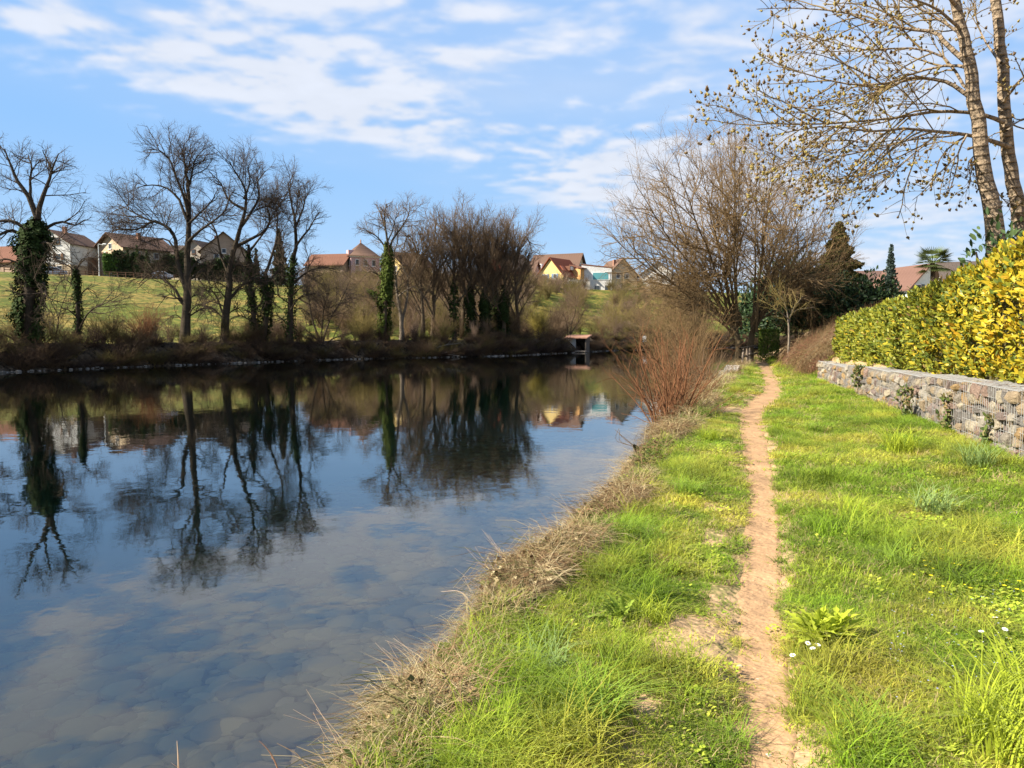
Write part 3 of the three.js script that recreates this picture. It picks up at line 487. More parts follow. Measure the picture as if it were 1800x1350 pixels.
const white = plaster(0.62, 0.60, 0.57), beige = plaster(0.48, 0.37, 0.25), grey = plaster(0.36, 0.31, 0.26), pink = plaster(0.52, 0.34, 0.33), yellow = plaster(0.60, 0.44, 0.18), cream = plaster(0.58, 0.48, 0.30), red = plaster(0.38, 0.07, 0.05), orange = plaster(0.56, 0.31, 0.12), brownish = plaster(0.36, 0.26, 0.19);
const sh = { shutter: wood }, WD = { frame: wood, sill: false };
house('village_house', { px: 22, top: 432, D: 178, w: 9, l: 15, turn: 1.3, pitch: 3.6, wall: brownish, roof: roofRust, chimney: [0, 3], win: [['r', -3, -1.6, 1.2, 1.3], ['r', 2, -1.6, 1.2, 1.3], ['f', 0, -1.4, 1.2, 1.3]], label: 'low house with a long rust-brown roof behind the ivy tree' });
const whiteHouse = house('village_house', { px: 118, top: 408, D: 163, w: 8.4, l: 10, turn: -0.12, pitch: 2.7, wall: white, roof: roofBrown, chimney: [0.6, 1.5, 1.3], over: 0.35, win: [['f', -1.9, -0.4, 1.1, 2.0, WD], ['f', 1.4, 0.1 + 6.9, 1.3, 1.3, { frame: wood }], ['f', 1.6, -2.6, 1.1, 1.3, sh], ['f', -1.9, -2.9, 1.1, 2.0, WD], ['f', -2.0, -5.0, 1.2, 1.3], ['f', 1.7, -5.0, 1.2, 1.3]], label: 'tall white gabled house with dark brown shutters and a balcony' });
{ // balcony, dark timber annexe and plinth storey of the white house
  const { g, eave } = whiteHouse, b = part('balcony', box(3.0, 0.14, 1.2, -1.9, eave - 3.95, 5.6), std(C(0.5, 0.48, 0.45)), g);
  for (let k = 0; k < 9; k++) part('baluster', box(0.05, 1.0, 0.05, -3.3 + k * 0.35, eave - 3.4, 6.15), std(C(0.3, 0.3, 0.3)), b); part('handrail', box(3.0, 0.07, 0.08, -1.9, eave - 2.87, 6.15), std(C(0.3, 0.3, 0.3)), b);
  part('annexe', box(1.0, eave - 2.2 + 1, 4, 4.7, (eave - 2.2 - 1) / 2, -2.2), wood, g); part('plinth', box(8.5, 2.2 + 1, 10.1, 0, 0.6, 0), beige, g);
}
house('village_house', { px: 236, top: 413, D: 168, w: 9, l: 11, turn: -0.55, pitch: 2.7, wall: beige, roof: roofBrown, over: 1.0, chimney: [1.5, 0], win: [['f', -2, -1.8, 1.0, 1.6, sh], ['f', 1.6, -1.8, 1.0, 1.6, sh], ['f', 0, 0.6 + 6.2, 1.1, 1.2], ['r', -2, -1.6, 1.2, 1.3], ['r', 2, -1.6, 1.2, 1.3]], label: 'beige chalet-like house with deep eaves above the dark hedge' });
house('village_house', { px: 305, top: 431, D: 192, w: 7.6, l: 11, turn: 1.5, pitch: 2.2, wall: cream, roof: roofDark, win: [['r', -2, -1.3, 1.1, 1.1], ['r', 1.5, -1.3, 1.1, 1.1]], label: 'low cream house with a dark roof between two gabled houses' });
house('village_house', { px: 357, top: 424, D: 190, w: 6.0, l: 8, turn: -0.2, pitch: 2.3, wall: grey, roof: roofDark, win: [['f', 0, -0.3, 1.1, 1.1, { frame: wood }], ['f', -1.4, -2.6, 1.1, 1.2], ['f', 1.4, -2.6, 1.1, 1.2]], label: 'grey house with small gable and one dark attic window' });
house('village_house', { px: 397, top: 411, D: 190, w: 10.5, l: 10, turn: 0.25, pitch: 4.4, wall: brownish, roof: roofBrown, chimney: [-2.2, 1], win: [['f', -1.7, -1.4, 1.2, 1.3], ['f', 1.7, -1.4, 1.2, 1.3], ['f', 0, 1.2 + 6.6, 1.0, 1.1], ['f', -2, -4, 1.2, 1.3], ['f', 2, -4, 1.2, 1.3]], label: 'brown-grey gabled house behind the gnarled tree' });
house('village_house', { px: 582, top: 446, D: 184, w: 7, l: 9, turn: 1.35, pitch: 2.5, wall: brownish, roof: roofRust, win: [['r', -2, -1.1, 1.1, 1.0], ['r', 2, -1.1, 1.1, 1.0]], label: 'low house with a rust-red roof beside the pink hip-roofed house' });
{ // pink house with a steep pyramid roof
  const D = 186, p = at(634, 424, D), y0 = farY(p.x, D) - 0.2, H = p.y - y0, eave = H - 3.9, g = base('village_house', V(p.x, y0, -D), 0.5);
  part('wall', box(7.0, eave + 1, 7.0, 0, (eave - 1) / 2, 0), pink, g); part('cornice', box(7.5, 0.25, 7.5, 0, eave - 0.1, 0), frameWhite, g);
  const rf = part('roof', mergeGeometries([new THREE.ConeGeometry(5.9, 0.9, 4).rotateY(Math.PI / 4).translate(0, eave + 0.47, 0), new THREE.ConeGeometry(5.0, 3.4, 4).rotateY(Math.PI / 4).translate(0, eave + 1.9, 0)]), roofBrown, g);
  part('finial', new THREE.LatheGeometry([[0.22, 0], [0.12, 0.3], [0.2, 0.5], [0.06, 0.8], [0, 1.1]].map(([a, b]) => new THREE.Vector2(a, b)), 8).translate(0, H - 0.45, 0), M.chimney, rf); part('dormer', box(1.3, 1.0, 1.6, -3.0, eave + 1.0, 1.2), pink, rf);
  for (const u of [-2, 0, 2]) { opening(g, 'window', 0.9, 1.5, u, eave - 1.5, 3.53, 0, {}); opening(g, 'window', 0.9, 1.5, -3.53, eave - 1.5, u, -Math.PI / 2, {}); opening(g, 'window', 0.9, 1.5, u, eave - 4, 3.53, 0, {}); }
  tag(g, 'pink house with a steep brown pyramid roof and finial', 'house', 'houses on the terrace above the river');
}
house('village_house', { px: 716, top: 444, D: 186, w: 7.5, l: 9, turn: -0.75, pitch: 3.0, wall: yellow, roof: roofBrown, win: [['f', -1.3, -0.8, 1.0, 1.2], ['f', 1.3, -0.8, 1.0, 1.2], ['f', 0, -3.0, 1.0, 1.2]], label: 'yellow gabled house showing between bare trunks' });
house('village_house', { px: 893, top: 446, D: 190, w: 8.5, l: 8, turn: -1.0, pitch: 3.8, wall: red, roof: roofDark, chimney: [1, 2], win: [['f', -1.6, -1.0, 1.1, 1.3], ['f', 1.6, -1.0, 1.1, 1.3], ['f', 0, -3.4, 1.1, 1.3]], label: 'dark red house with a big brown roof behind the tree clump' });
house('village_house', { px: 921, top: 459, D: 192, w: 6, l: 6.5, turn: 1.25, pitch: 2.6, wall: white, roof: roofBrown, win: [['r', -1.5, -1.2, 0.9, 1.1], ['r', 1.2, -1.2, 0.9, 1.1], ['f', 0, -1.0, 1, 1.2]], label: 'small white house with brown roof next to the red house' });
{ // big cream house with an orange-red front wing
  const D = 196, { g, eave, ridge } = house('village_house', { px: 981, top: 446, D, w: 9.5, l: 12, turn: 1.15, pitch: 5.0, wall: cream, roof: roofBrown, over: 0.7, win: [['l', -4, -1.3, 1.0, 1.2, sh], ['l', -1.4, -1.3, 1.0, 1.2, sh], ['l', 1.4, -1.3, 1.0, 1.2, sh], ['l', 4, -1.3, 1.0, 1.2, sh], ['f', 0, -1.2, 1.1, 1.3], ['f', 0, 1.5 + 4, 1.0, 1.2]], label: 'big cream house under a long steep brown roof with dormers' });
  for (const z of [-3.5, 0]) { const d = part('dormer', box(1.8, 1.3, 1.3, -3.3, eave + 1.9, z), frameWhite, g); part('dormer_window', box(0.06, 0.9, 0.9, -4.24, eave + 1.9, z), glassDark, d); }
  const W2 = 7.2, L2 = 8.4, { g: q, eave: e2, ridge: r2 } = house('village_house', { px: 984, top: 454, D: 187, w: W2, l: L2, turn: -0.62, pitch: 4.1, wall: yellow, roof: roofRed, over: 0.5, win: [['f', -1.3, -0.2, 0.9, 1.2, { shutter: std(C(0.13, 0.22, 0.33)) }], ['f', 1.3, -0.2, 0.9, 1.2, { shutter: std(C(0.13, 0.22, 0.33)) }], ['f', -1.5, -2.8, 0.9, 1.3, { shutter: std(C(0.13, 0.22, 0.33)) }], ['f', 1.4, -2.8, 0.9, 1.3]], label: '' });
  const side = (name, geo, mat, par = q) => part(name, geo, mat, par), slopeAt = (x) => r2 - (x / (W2 / 2)) * (r2 - e2);
  const bay = side('bay', box(2.6, e2 + 2.8, 2.8, W2 / 2 + 0.2, (e2 + 0.8) / 2, -L2 / 2 + 1.6), orange); side('bay_roof', box(3.6, 0.22, 3.5).rotateZ(-0.25).translate(W2 / 2 + 0.3, e2 + 2.3, -L2 / 2 + 1.6), roofRust, bay);
  const dm = side('dormer', box(1.8, 1.1, 1.8, 2.2, slopeAt(2.2) + 0.3, -0.6), roofRust); side('dormer_window', box(0.06, 0.8, 1.4, 3.13, slopeAt(2.2) + 0.3, -0.6), frameWhite, dm);
  side('skylight', box(1.5, 0.1, 1.3).rotateZ(-Math.atan2(r2 - e2, W2 / 2)).translate(2.3, slopeAt(2.3) + 0.32, 2.2), std(C(0.42, 0.12, 0.05), { roughness: 0.5 }));
  const loggia = side('loggia', box(1.8, 0.2, 5.4, W2 / 2 + 0.9, e2 - 2.0, 1.4), frameWhite); for (let k = 0; k < 5; k++) opening(q, 'window', 0.95, 1.3, W2 / 2 + 0.04, e2 - 0.95, -0.7 + k * 1.02, Math.PI / 2, { sill: false });
  for (let k = 0; k < 4; k++) side('column', box(0.25, 2.8, 0.25, W2 / 2 + 1.6, e2 - 3.5, -1.1 + k * 1.7), std(C(0.42, 0.29, 0.22)), loggia); side('parapet', box(0.1, 0.8, 5.4, W2 / 2 + 1.7, e2 - 1.5, 1.4), frameWhite, loggia);
  side('opening', box(0.1, 2.2, 5.0, W2 / 2 + 0.06, e2 - 3.3, 1.4), glassDark); side('plinth', box(3.2, 1.8, 8.6, W2 / 2 + 0.6, e2 - 5.6, 0), std(C(0.34, 0.29, 0.24)));
  tag(q, 'yellow and orange house with a red tiled roof and columned loggia', 'house', 'houses on the terrace above the river');
}
{ // white modern house
  const D = 190, p = at(1049, 465, D), y0 = farY(p.x, D) - 0.2, H = p.y - y0, g = base('village_house', V(p.x, y0, -D), -0.12), w = 7.2;
  const s = new THREE.Shape(); s.moveTo(-w / 2, -1); s.lineTo(w / 2, -1); s.lineTo(w / 2, H - 1.3); s.lineTo(-w / 2, H - 0.5); s.closePath(); part('wall', new THREE.ExtrudeGeometry(s, { depth: 8, bevelEnabled: false }).translate(0, 0, -4), white, g);
  const rf = part('roof', box(w + 0.4, 0.25, 7.4).rotateZ(-0.11).translate(0.1, H - 0.6, -0.6), roofRust, g); part('solar_panel', box(2.4, 0.12, 5).rotateZ(-0.11).translate(-2.2, H - 0.18, 0), std(C(0.2, 0.3, 0.4), { roughness: 0.3 }), rf);
  opening(g, 'window', 4.4, 1.9, 1.0, H - 3.1, 4.03, 0, { glass: glassTeal, sill: false }); for (const [x, q] of [[-2.6, 1.4], [0.2, 1.3], [2.6, 1.3]]) opening(g, 'window', q, 1.6, x, H - 6.1, 4.03, 0, { sill: false, frame: std(C(0.3, 0.3, 0.3)) });
  part('terrace', box(8.4, 0.3, 2.2, 0.5, H - 7.2, 5.0), std(C(0.5, 0.48, 0.46)), g); part('basement', box(6.6, 1.8, 0.4, 1.2, H - 8.2, 5.0), std(C(0.14, 0.12, 0.11)), g);
  tag(g, 'white modern box house with a wide teal window', 'house', 'houses on the terrace above the river');
}
house('village_house', { px: 1082, top: 456, D: 205, w: 8, l: 10, turn: 0.25, pitch: 4.2, wall: beige, roof: roofBrown, chimney: [-1.5, 3], win: [['f', -1.2, -0.2, 1.0, 1.2], ['f', 1.2, -0.2, 1.0, 1.2], ['f', 0, -3, 1.2, 1.3]], label: 'beige house with a wide brown gable roof behind the white box house' });
house('village_house', { px: 1160, top: 462, D: 200, w: 8, l: 9, turn: -0.3, pitch: 2.8, wall: white, roof: roofDark, win: [['f', -1.5, -1.2, 1.2, 1.3], ['f', 1.5, -1.2, 1.2, 1.3]], label: 'white gabled house seen through the crown of the great willow' });
const rightY = (x, d) => { const [a, l] = AL(x, -d); return nearY(a, l); };
{ // houses beyond the hedge on this side
  const mk = (px, top, D, w, l, turn, pitch, wall, roof, label) => { const p = at(px, top, D), y0 = rightY(p.x, D) - 0.3, ridge = p.y - y0 - 0.3, eave = ridge - pitch, g = base('village_house', V(p.x, y0, -D), turn); part('wall', gableWalls(w, l, eave, ridge), wall, g); for (const s of [-1, 1]) part('roof', roofSlope(s, w, l, eave, ridge, 0.5), roof, g); for (const u of [-1.4, 1.4]) opening(g, 'window', 0.9, 1.1, u, eave - 0.3, l / 2 + 0.03, 0, { shutter: std(C(0.12, 0.14, 0.13)) }); tag(g, label, 'house', 'houses beyond the laurel hedge'); };
  mk(1595, 467, 92, 4.4, 8, 0.12, 2.4, plaster(0.62, 0.72, 0.70), roofing(0.15, 0.085, 0.065), 'pale blue gabled house beyond the laurel hedge');
  mk(1540, 475, 98, 5, 7, 1.45, 2.0, plaster(0.60, 0.44, 0.36), roofing(0.13, 0.08, 0.065), 'long rust-roofed house behind the bushy conifer'); mk(1712, 458, 70, 5, 5, 1.2, 1.4, white, roofDark, 'dark flat-pitched roof just above the laurel hedge');
}
// road, lamp, cars, evergreen hedge, conifers, wall on the terrace
{
  const b = new Build(), S = []; for (let k = 0; k <= 60; k++) { const px = -120 + k * 12; let d = 110; while (d < 220 && shoreDist((px - 900) / FOCAL * d, d) < topDist((px - 900) / FOCAL * d) + 4) d += 0.5; S.push([(px - 900) / FOCAL * d, d]); }
  S.forEach(([x, d], k) => { for (const o of [0, 4.5]) b.vert(x, farY(x, d + o) + 0.12, -d - o, 0, 1, 0, k, o); if (k) { const q = (k - 1) * 2; b.i.push(q, q + 2, q + 1, q + 1, q + 2, q + 3); } });
  const g = b.geo(); g.computeVertexNormals(); single('road', g, std(C(0.06, 0.06, 0.06)), 'asphalt lane along the top of the meadow', 'road', null, 'structure');
  const roadAt = (px, o = 2) => { const k = clamp((px + 120) / 12, 0, 60), i = Math.min(59, Math.floor(k)), x = mix(S[i][0], S[i + 1][0], k - i), d = mix(S[i][1], S[i + 1][1], k - i) + o; return V(x, farY(x, d) + 0.13, -d); };
  const lp = base('street_lamp', roadAt(183, -0.6)), lh = (at(183, 430, -lp.position.z).y - lp.position.y), lg = std(C(0.62, 0.62, 0.6));
  part('pole', new THREE.CylinderGeometry(0.07, 0.13, lh, 10).translate(0, lh / 2, 0), lg, lp); part('arm', new THREE.CylinderGeometry(0.05, 0.05, 1.2, 8).rotateZ(1.4).translate(0.55, lh, 0), lg, lp); part('lamp_head', new THREE.CapsuleGeometry(0.14, 0.5, 4, 8).rotateZ(1.5).translate(1.2, lh + 0.08, 0), lg, lp);
  tag(lp, 'slim pale street lamp at the edge of the meadow', 'street lamp');
  const rail = base('road_railing', roadAt(150, -0.9)); for (let k = 0; k <= 22; k++) { const a = roadAt(20 + k * 14, -0.9).sub(rail.position), z = roadAt(34 + k * 14, -0.9).sub(rail.position); part('post', box(0.12, 1.1, 0.12, a.x, a.y + 0.4, a.z), wood, rail); if (k < 22) for (const h of [0.45, 0.85]) { const b2 = new Build(); b2.tube([[a.x, a.y + h, a.z + 0.08], [z.x, z.y + h, z.z + 0.08]], [0.06, 0.06], 5); part('rail', b2.geo(), wood, rail); } }
  tag(rail, 'dark wooden railing between the meadow and the lane', 'railing');
  const carBody = (() => { const s = new THREE.Shape(); s.moveTo(-2.1, 0.3); s.lineTo(2.1, 0.3); s.quadraticCurveTo(2.2, 0.75, 1.9, 0.85); s.lineTo(1.1, 0.95); s.lineTo(0.5, 1.42); s.lineTo(-1.2, 1.46); s.lineTo(-1.9, 0.95); s.quadraticCurveTo(-2.2, 0.8, -2.1, 0.3); return new THREE.ExtrudeGeometry(s, { depth: 1.5, bevelEnabled: true, bevelSize: 0.08, bevelThickness: 0.08, bevelSegments: 2 }).translate(0, 0, -0.75); })();
  const win = (() => { const s = new THREE.Shape(); s.moveTo(-1.5, 0.97); s.lineTo(0.95, 0.97); s.lineTo(0.45, 1.33); s.lineTo(-1.1, 1.36); s.closePath(); return new THREE.ExtrudeGeometry(s, { depth: 1.7, bevelEnabled: false }).translate(0, 0, -0.85); })();
  [[82, 'white car on the lane below the white house'], [276, 'white car on the lane before the dark hedge']].forEach(([px, label]) => { const a = roadAt(px - 6), z = roadAt(px + 6), g2 = base('parked_car', roadAt(px, 3.4), Math.atan2(-(z.z - a.z), z.x - a.x)); part('body', carBody, std(C(0.58, 0.59, 0.6), { roughness: 0.3 }), g2); part('window', win, glassDark, g2); for (const x of [-1.3, 1.3]) for (const zz of [-0.75, 0.75]) { const t = part('wheel', new THREE.TorusGeometry(0.23, 0.09, 6, 14).translate(x, 0.32, zz), std(C(0.02, 0.02, 0.02)), g2); part('rim', new THREE.CylinderGeometry(0.17, 0.17, 0.12, 10).rotateX(Math.PI / 2).translate(x, 0.32, zz), std(C(0.4, 0.4, 0.4)), t); } tag(g2, label, 'car', 'cars on the upper lane'); });
  // clipped evergreen hedge behind the lane
  const r = seeded(91), leaf = (() => { const q = new Build(); q.quad([0, 0, 0], [0, 0.34, 0], [0.13, 0, 0], [0, 0, 1]); q.quad([0, 0, 0], [0.1, 0.3, 0.1], [0, 0.02, 0.13], [1, 0, 0]); return q.geo(); })();
  const leafSpray = (list, x, y, z, s, c) => list.push([new THREE.Matrix4().compose(V(x, y, z), new THREE.Quaternion().setFromEuler(new THREE.Euler((r() - 0.5) * 2.4, r() * 6.28, (r() - 0.5) * 2.4)), V(s, s, s)), c]);
  const hedgeRow = (x0, x1, h0, h1, n, label, tone) => { const a = roadAt(x0, 6.5), g3 = base('evergreen_hedge', a), list = []; for (let k = 0; k < n; k++) { const t = r(), p = roadAt(mix(x0, x1, t), 5.5 + r() * 2), hh = mix(h0, h1, 0.5 + 0.5 * Math.sin(t * 17) * 0.6 + (noise2(t * 40, 2) - 0.5)); leafSpray(list, p.x - a.x, p.y - a.y + hh * Math.sqrt(r()), p.z - a.z, 1.2 + r() * 1.3, tone[Math.floor(r() * tone.length)]); } copies('foliage', leaf, leafy(C(1, 1, 1), 0.15), list, '', '', g3); tag(g3, label, 'hedge'); };
  const dk = [C(0.03, 0.055, 0.022), C(0.045, 0.07, 0.025), C(0.06, 0.075, 0.03), C(0.075, 0.07, 0.035)];
  hedgeRow(176, 440, 3.0, 5.2, 12000, 'dark mixed evergreen hedge below the beige houses', dk); hedgeRow(160, 186, 3.2, 4.4, 1100, 'lighter green bush beside the street lamp', [C(0.10, 0.17, 0.035), C(0.08, 0.14, 0.03)]);
  const conifer = (name, px, top, D, w, ground, n, tone, label, s = 1, mat) => { const p = at(px, top, D), y0 = ground(p.x, D), H = p.y - y0, g4 = base(name, V(p.x, y0, -D)), list = []; part('trunk', new THREE.CylinderGeometry(0.04, 0.16, H * 0.97, 7).translate(0, H * 0.48, 0), M.barkDark, g4); for (let k = 0; k < n; k++) { const t = Math.pow(r(), 0.62), y = H * (1 - t) + H * 0.02, a = r() * 6.283, lay = 0.72 + 0.28 * Math.sin(y * 6.5 / s + a), R = w * t * (0.45 + 0.55 * Math.sqrt(r())) * (0.82 + 0.36 * noise2(y * 2.2, a * 1.4)) * lay; leafSpray(list, Math.cos(a) * R, y, Math.sin(a) * R, s * (0.5 + 0.8 * r()), tone[Math.floor(r() * tone.length)]); } copies('needles', leaf, mat ?? leafy(C(1, 1, 1), 0.12), list, '', '', g4); tag(g4, label, 'conifer', 'conifers near the houses'); };
  conifer('conifer_tree', 490, 405, 150, 2.2, farY, 2600, [C(0.02, 0.03, 0.014), C(0.03, 0.04, 0.02)], 'dark spruce between the ivy stems and the straight tree', 1.6); conifer('conifer_tree', 450, 438, 160, 1.1, farY, 900, [C(0.025, 0.04, 0.02)], 'small dark cypress beside the brown-grey house', 1.3);
  for (const [px, top, label] of [[212, 440, 'small upright conifer at the gable corner of the beige house, river side'], [224, 436, 'small upright conifer under the first gable window of the beige house'], [240, 434, 'tallest of the small upright conifers before the beige house'], [258, 440, 'small upright conifer before the eaves side of the beige house']]) conifer('conifer_tree', px, top, 158, 1.0, farY, 500, [C(0.05, 0.075, 0.03), C(0.07, 0.09, 0.03)], label, 1.2);
  conifer('conifer_tree', 1567, 433, 84, 1.5, rightY, 2200, [C(0.04, 0.06, 0.05), C(0.055, 0.075, 0.06)], 'small blue-green spruce before the pale blue house', 0.9);
  conifer('conifer_tree', 1475, 398, 43, 2.9, rightY, 22000, [C(0.12, 0.12, 0.03), C(0.08, 0.09, 0.025), C(0.16, 0.13, 0.04), C(0.045, 0.055, 0.02)], 'bushy olive-green conifer at the end of the brambles', 0.75);
  // garden walls under the houses of the right group
  for (const [px, py, D, w, h, m, label] of [[952, 497, 184, 9, 2.6, std(C(0.2, 0.15, 0.11)), 'dark timber garden screen below the cream house'], [985, 505, 182, 14, 1.8, std(C(0.5, 0.44, 0.36)), 'stone terrace wall below the yellow and orange house'], [905, 498, 188, 6, 3, std(C(0.35, 0.33, 0.31)), 'grey garden wall below the small white house']]) { const p = at(px, py, D), y = farY(p.x, D), g5 = base('garden_wall', V(p.x, y, -D)), n = Math.round(w / 1.1); for (let k = 0; k < n; k++) part('panel', box(w / n - 0.06, h + 0.5, 0.3, -w / 2 + (k + 0.5) * w / n, h / 2 - 0.25, (k % 2) * 0.03), m, g5); part('coping', box(w + 0.2, 0.12, 0.45, 0, h + 0.06, 0), std(C(0.42, 0.38, 0.33)), g5); tag(g5, label, 'wall'); }
}
{ // boathouse and marker board at the water
  const D = 105, p = at(1016, 606, D), g = base('boathouse', V(p.x, 0.1, -D), -0.3), dk = std(C(0.09, 0.075, 0.06));
  part('wall', box(2.6, 1.9, 0.15, 0, 0.95, -1.2), dk, g); part('wall', box(0.15, 1.9, 2.4, -1.3, 0.95, 0), std(C(0.32, 0.33, 0.32)), g); part('wall', box(0.15, 1.9, 2.4, 1.3, 0.95, 0), dk, g); part('door', box(1.1, 1.7, 0.1, -0.6, 0.86, 1.15), std(C(0.30, 0.31, 0.30)), g); part('roof', box(3.2, 0.14, 3.1).rotateX(0.12).translate(0, 2.0, 0), std(C(0.28, 0.15, 0.10)), g); part('jetty', box(3.0, 0.15, 1.4, 0, 0.05, 1.9), std(C(0.22, 0.18, 0.14)), g);
  tag(g, 'little open boathouse with a rusty roof at the water', 'boathouse');
  const q = at(1133, 609, 118), m = base('marker_board', V(q.x, Math.max(0, farY(q.x, 118)), -118)); part('post', box(0.12, 1.4, 0.12, 0, 0.5, 0), std(C(0.4, 0.38, 0.35)), m); part('board', box(0.6, 0.95, 0.05, 0, 1.15, 0.09), std(C(0.85, 0.85, 0.83)), m); tag(m, 'white marker board on a post on the far shore', 'sign');
}
// ---------------------------------------------------------------- this bank, far end: great willow, osiers, thicket, fence
const rightGround = (x, d) => { const [a, l] = AL(x, -d); return nearY(a, l); };
{
  const D = 38, q = seeded(131), limbs = [
    { p: [[1300, 642, 0], [1299, 615, 0], [1296, 590, 0.1], [1290, 566, 0.3]], r: [9, 5], bare: true }, { p: [[1317, 640, 0.5], [1319, 610, 0.5], [1324, 582, 0.6], [1330, 556, 0.6]], r: [10, 5], foot: true, bare: true }];
  const tips = [[1080, 470], [1076, 415], [1092, 350], [1112, 312], [1150, 282], [1186, 268], [1226, 246], [1262, 232], [1292, 224], [1330, 238], [1362, 252], [1398, 276], [1430, 306], [1458, 345], [1484, 384], [1504, 425], [1130, 380], [1180, 330], [1240, 300], [1300, 280], [1350, 300], [1400, 345], [1440, 400], [1120, 440], [1290, 260]];
  tips.forEach(([x, y], k) => { const s = x < 1310 ? [1292, 582] : [1326, 576], t = 0.9 + 0.3 * q(), w = (q() - 0.5) * 9; limbs.push({ p: [[s[0] + (q() - 0.5) * 8, s[1] + (q() - 0.5) * 20, 0.3], [mix(s[0], x, 0.32), mix(s[1], y, 0.30 * t), w * 0.25], [mix(s[0], x, 0.70), mix(s[1], y, 0.66), w * 0.7], [x, y, w]], r: [2.6 + 1.4 * q(), 0.5] }); });
  for (let k = 0; k < 22; k++) { const s = k % 2 ? 1 : -1, x0 = 1312 + s * 8, far = 50 + 130 * q(), y1 = 470 + 90 * q(), w = (q() - 0.5) * 7; limbs.push({ p: [[x0, 560 + 20 * q(), 0.3], [x0 + s * far * 0.5, y1 - 8 + 20 * q(), w * 0.5], [x0 + s * far, y1 + 10 + 40 * q(), w]], r: [2.2, 0.5] }); }
  pixTree('willow_tree', D, limbs, { seed: 132, ground: rightGround, step: 1.8, rough: 0.05, bark: bark(0.17, 0.125, 0.07), twig: std(C(0.175, 0.115, 0.055)), label: 'great spreading bare tree leaning over the path and river',
    P: { per: [2.3, 3.7, 5.4], plus: [1, 1, 0], from: [0.22, 0.12, 0.1], ratio: [0.42, 0.5, 0.5], angle: [0.75, 0.7, 0.65], least: [0.5, 0.3, 0.2], most: [2.4, 1.2, 0.6], seg: [5, 3, 2], wig: [0.2, 0.24, 0.25], up: [0.03, 0.03, 0.02], rad: [0.03, 0.013, 0.007], sides: [4, 3, 3] } });
}
const osier = (px, py, D, h, w, n, seed, mat, label, P = {}) => { const p = at(px, py, D), g = base('osier_shrub', V(p.x, Math.max(0.05, rightGround(p.x, D)) - 0.08, -D)); part('branches', shrubShape(seed, h, w, n, { stem: 0.016, bend: 0.35, per: [2.6, 2.4], plus: [0, 0], ratio: [0.4, 0.45], angle: [0.65, 0.7], wig: [0.35, 0.35], up: [0.05, 0.03], rad: [0.008, 0.005], ...P }), mat, g); tag(g, label, 'shrub', 'shrubs along the near bank'); };
osier(1178, 742, 14.5, 2.35, 1.6, 34, 141, std(C(0.155, 0.07, 0.033)), 'reddish osier fan rising from the near bank over the water');
osier(1196, 716, 17.5, 2.4, 1.5, 30, 142, std(C(0.15, 0.075, 0.036)), 'brown osier behind the reddish osier fan');
osier(1226, 690, 22, 2.2, 1.1, 26, 143, M.twigBrown, 'olive osier between the brown osier and the pale concrete ledge');
osier(1246, 668, 28, 2.2, 1.2, 30, 144, M.twigBrown, 'brown thicket on the bank before the wooden fence'); osier(1212, 655, 33, 4.0, 2.2, 46, 145, std(C(0.15, 0.095, 0.045)), 'brown thicket hanging over the water under the great tree'); osier(1180, 640, 40, 4.4, 3.0, 46, 146, std(C(0.17, 0.11, 0.05)), 'pale brown thicket in the water margin under the great tree');
{ // young pale-stemmed tree before the dark shrubs
  pixTree('sapling_tree', 33, [{ p: [[1386, 590], [1386, 560], [1380, 535], [1368, 512]], r: [2.6, 0.6] }, { p: [[1386, 568, 0], [1396, 540, 0.2], [1412, 520, 0.4]], r: [1.6, 0.4] }, { p: [[1385, 560, 0], [1362, 540, -0.3], [1345, 528, -0.6]], r: [1.5, 0.4] }, { p: [[1388, 555, 0], [1400, 545, 0.2], [1432, 540, 0.4]], r: [1.4, 0.4] }], { seed: 151, ground: rightGround, bark: M.barkPale, twig: M.twigOlive, step: 3, rough: 0.02, label: 'small pale-stemmed tree on the bramble slope', P: { per: [4, 5], plus: [2, 1], from: [0.2, 0.15], ratio: [0.6, 0.5], angle: [0.6, 0.6], least: [0.3, 0.2], most: [1.2, 0.6], seg: [4, 3], wig: [0.2, 0.25], up: [0.03, 0], rad: [0.012, 0.006], sides: [3, 3] } });
}
const laurelLeaf = (() => { const b = new Build(), rows = [[0, 0.02, 0], [0.3, 0.20, 0.03], [0.62, 0.21, 0.03], [0.88, 0.10, -0.01], [1, 0, -0.06]]; rows.forEach(([y, w, z]) => { b.vert(-w, y, z, -0.2, 0, 1, 0, y); b.vert(0, y, z - 0.05 * (w > 0.05 ? 1 : 0), 0, 0, 1, 0.5, y); b.vert(w, y, z, 0.2, 0, 1, 1, y); }); for (let k = 0; k < 4; k++) { const q = k * 3; b.i.push(q, q + 1, q + 3, q + 1, q + 4, q + 3, q + 1, q + 2, q + 4, q + 2, q + 5, q + 4); } const g = b.geo(); g.computeVertexNormals(); return g; })();
function leafAt(p, out, s, r, wild = 0.8) { const y = unit([out[0] * 0.5 + (r() - 0.5) * 2 * wild, out[1] + 0.25 + (r() - 0.5) * 1.6 * wild, out[2] * 0.5 + (r() - 0.5) * 2 * wild]), z0 = unit([out[0] + (r() - 0.5) * wild, out[1] + 0.5 + (r() - 0.5) * wild, out[2] + (r() - 0.5) * wild]), x = unit(cross(y, z0)), z = cross(x, y); return new THREE.Matrix4().makeBasis(V(...x), V(...y), V(...z)).scale(V(s, s, s)).setPosition(...p); }
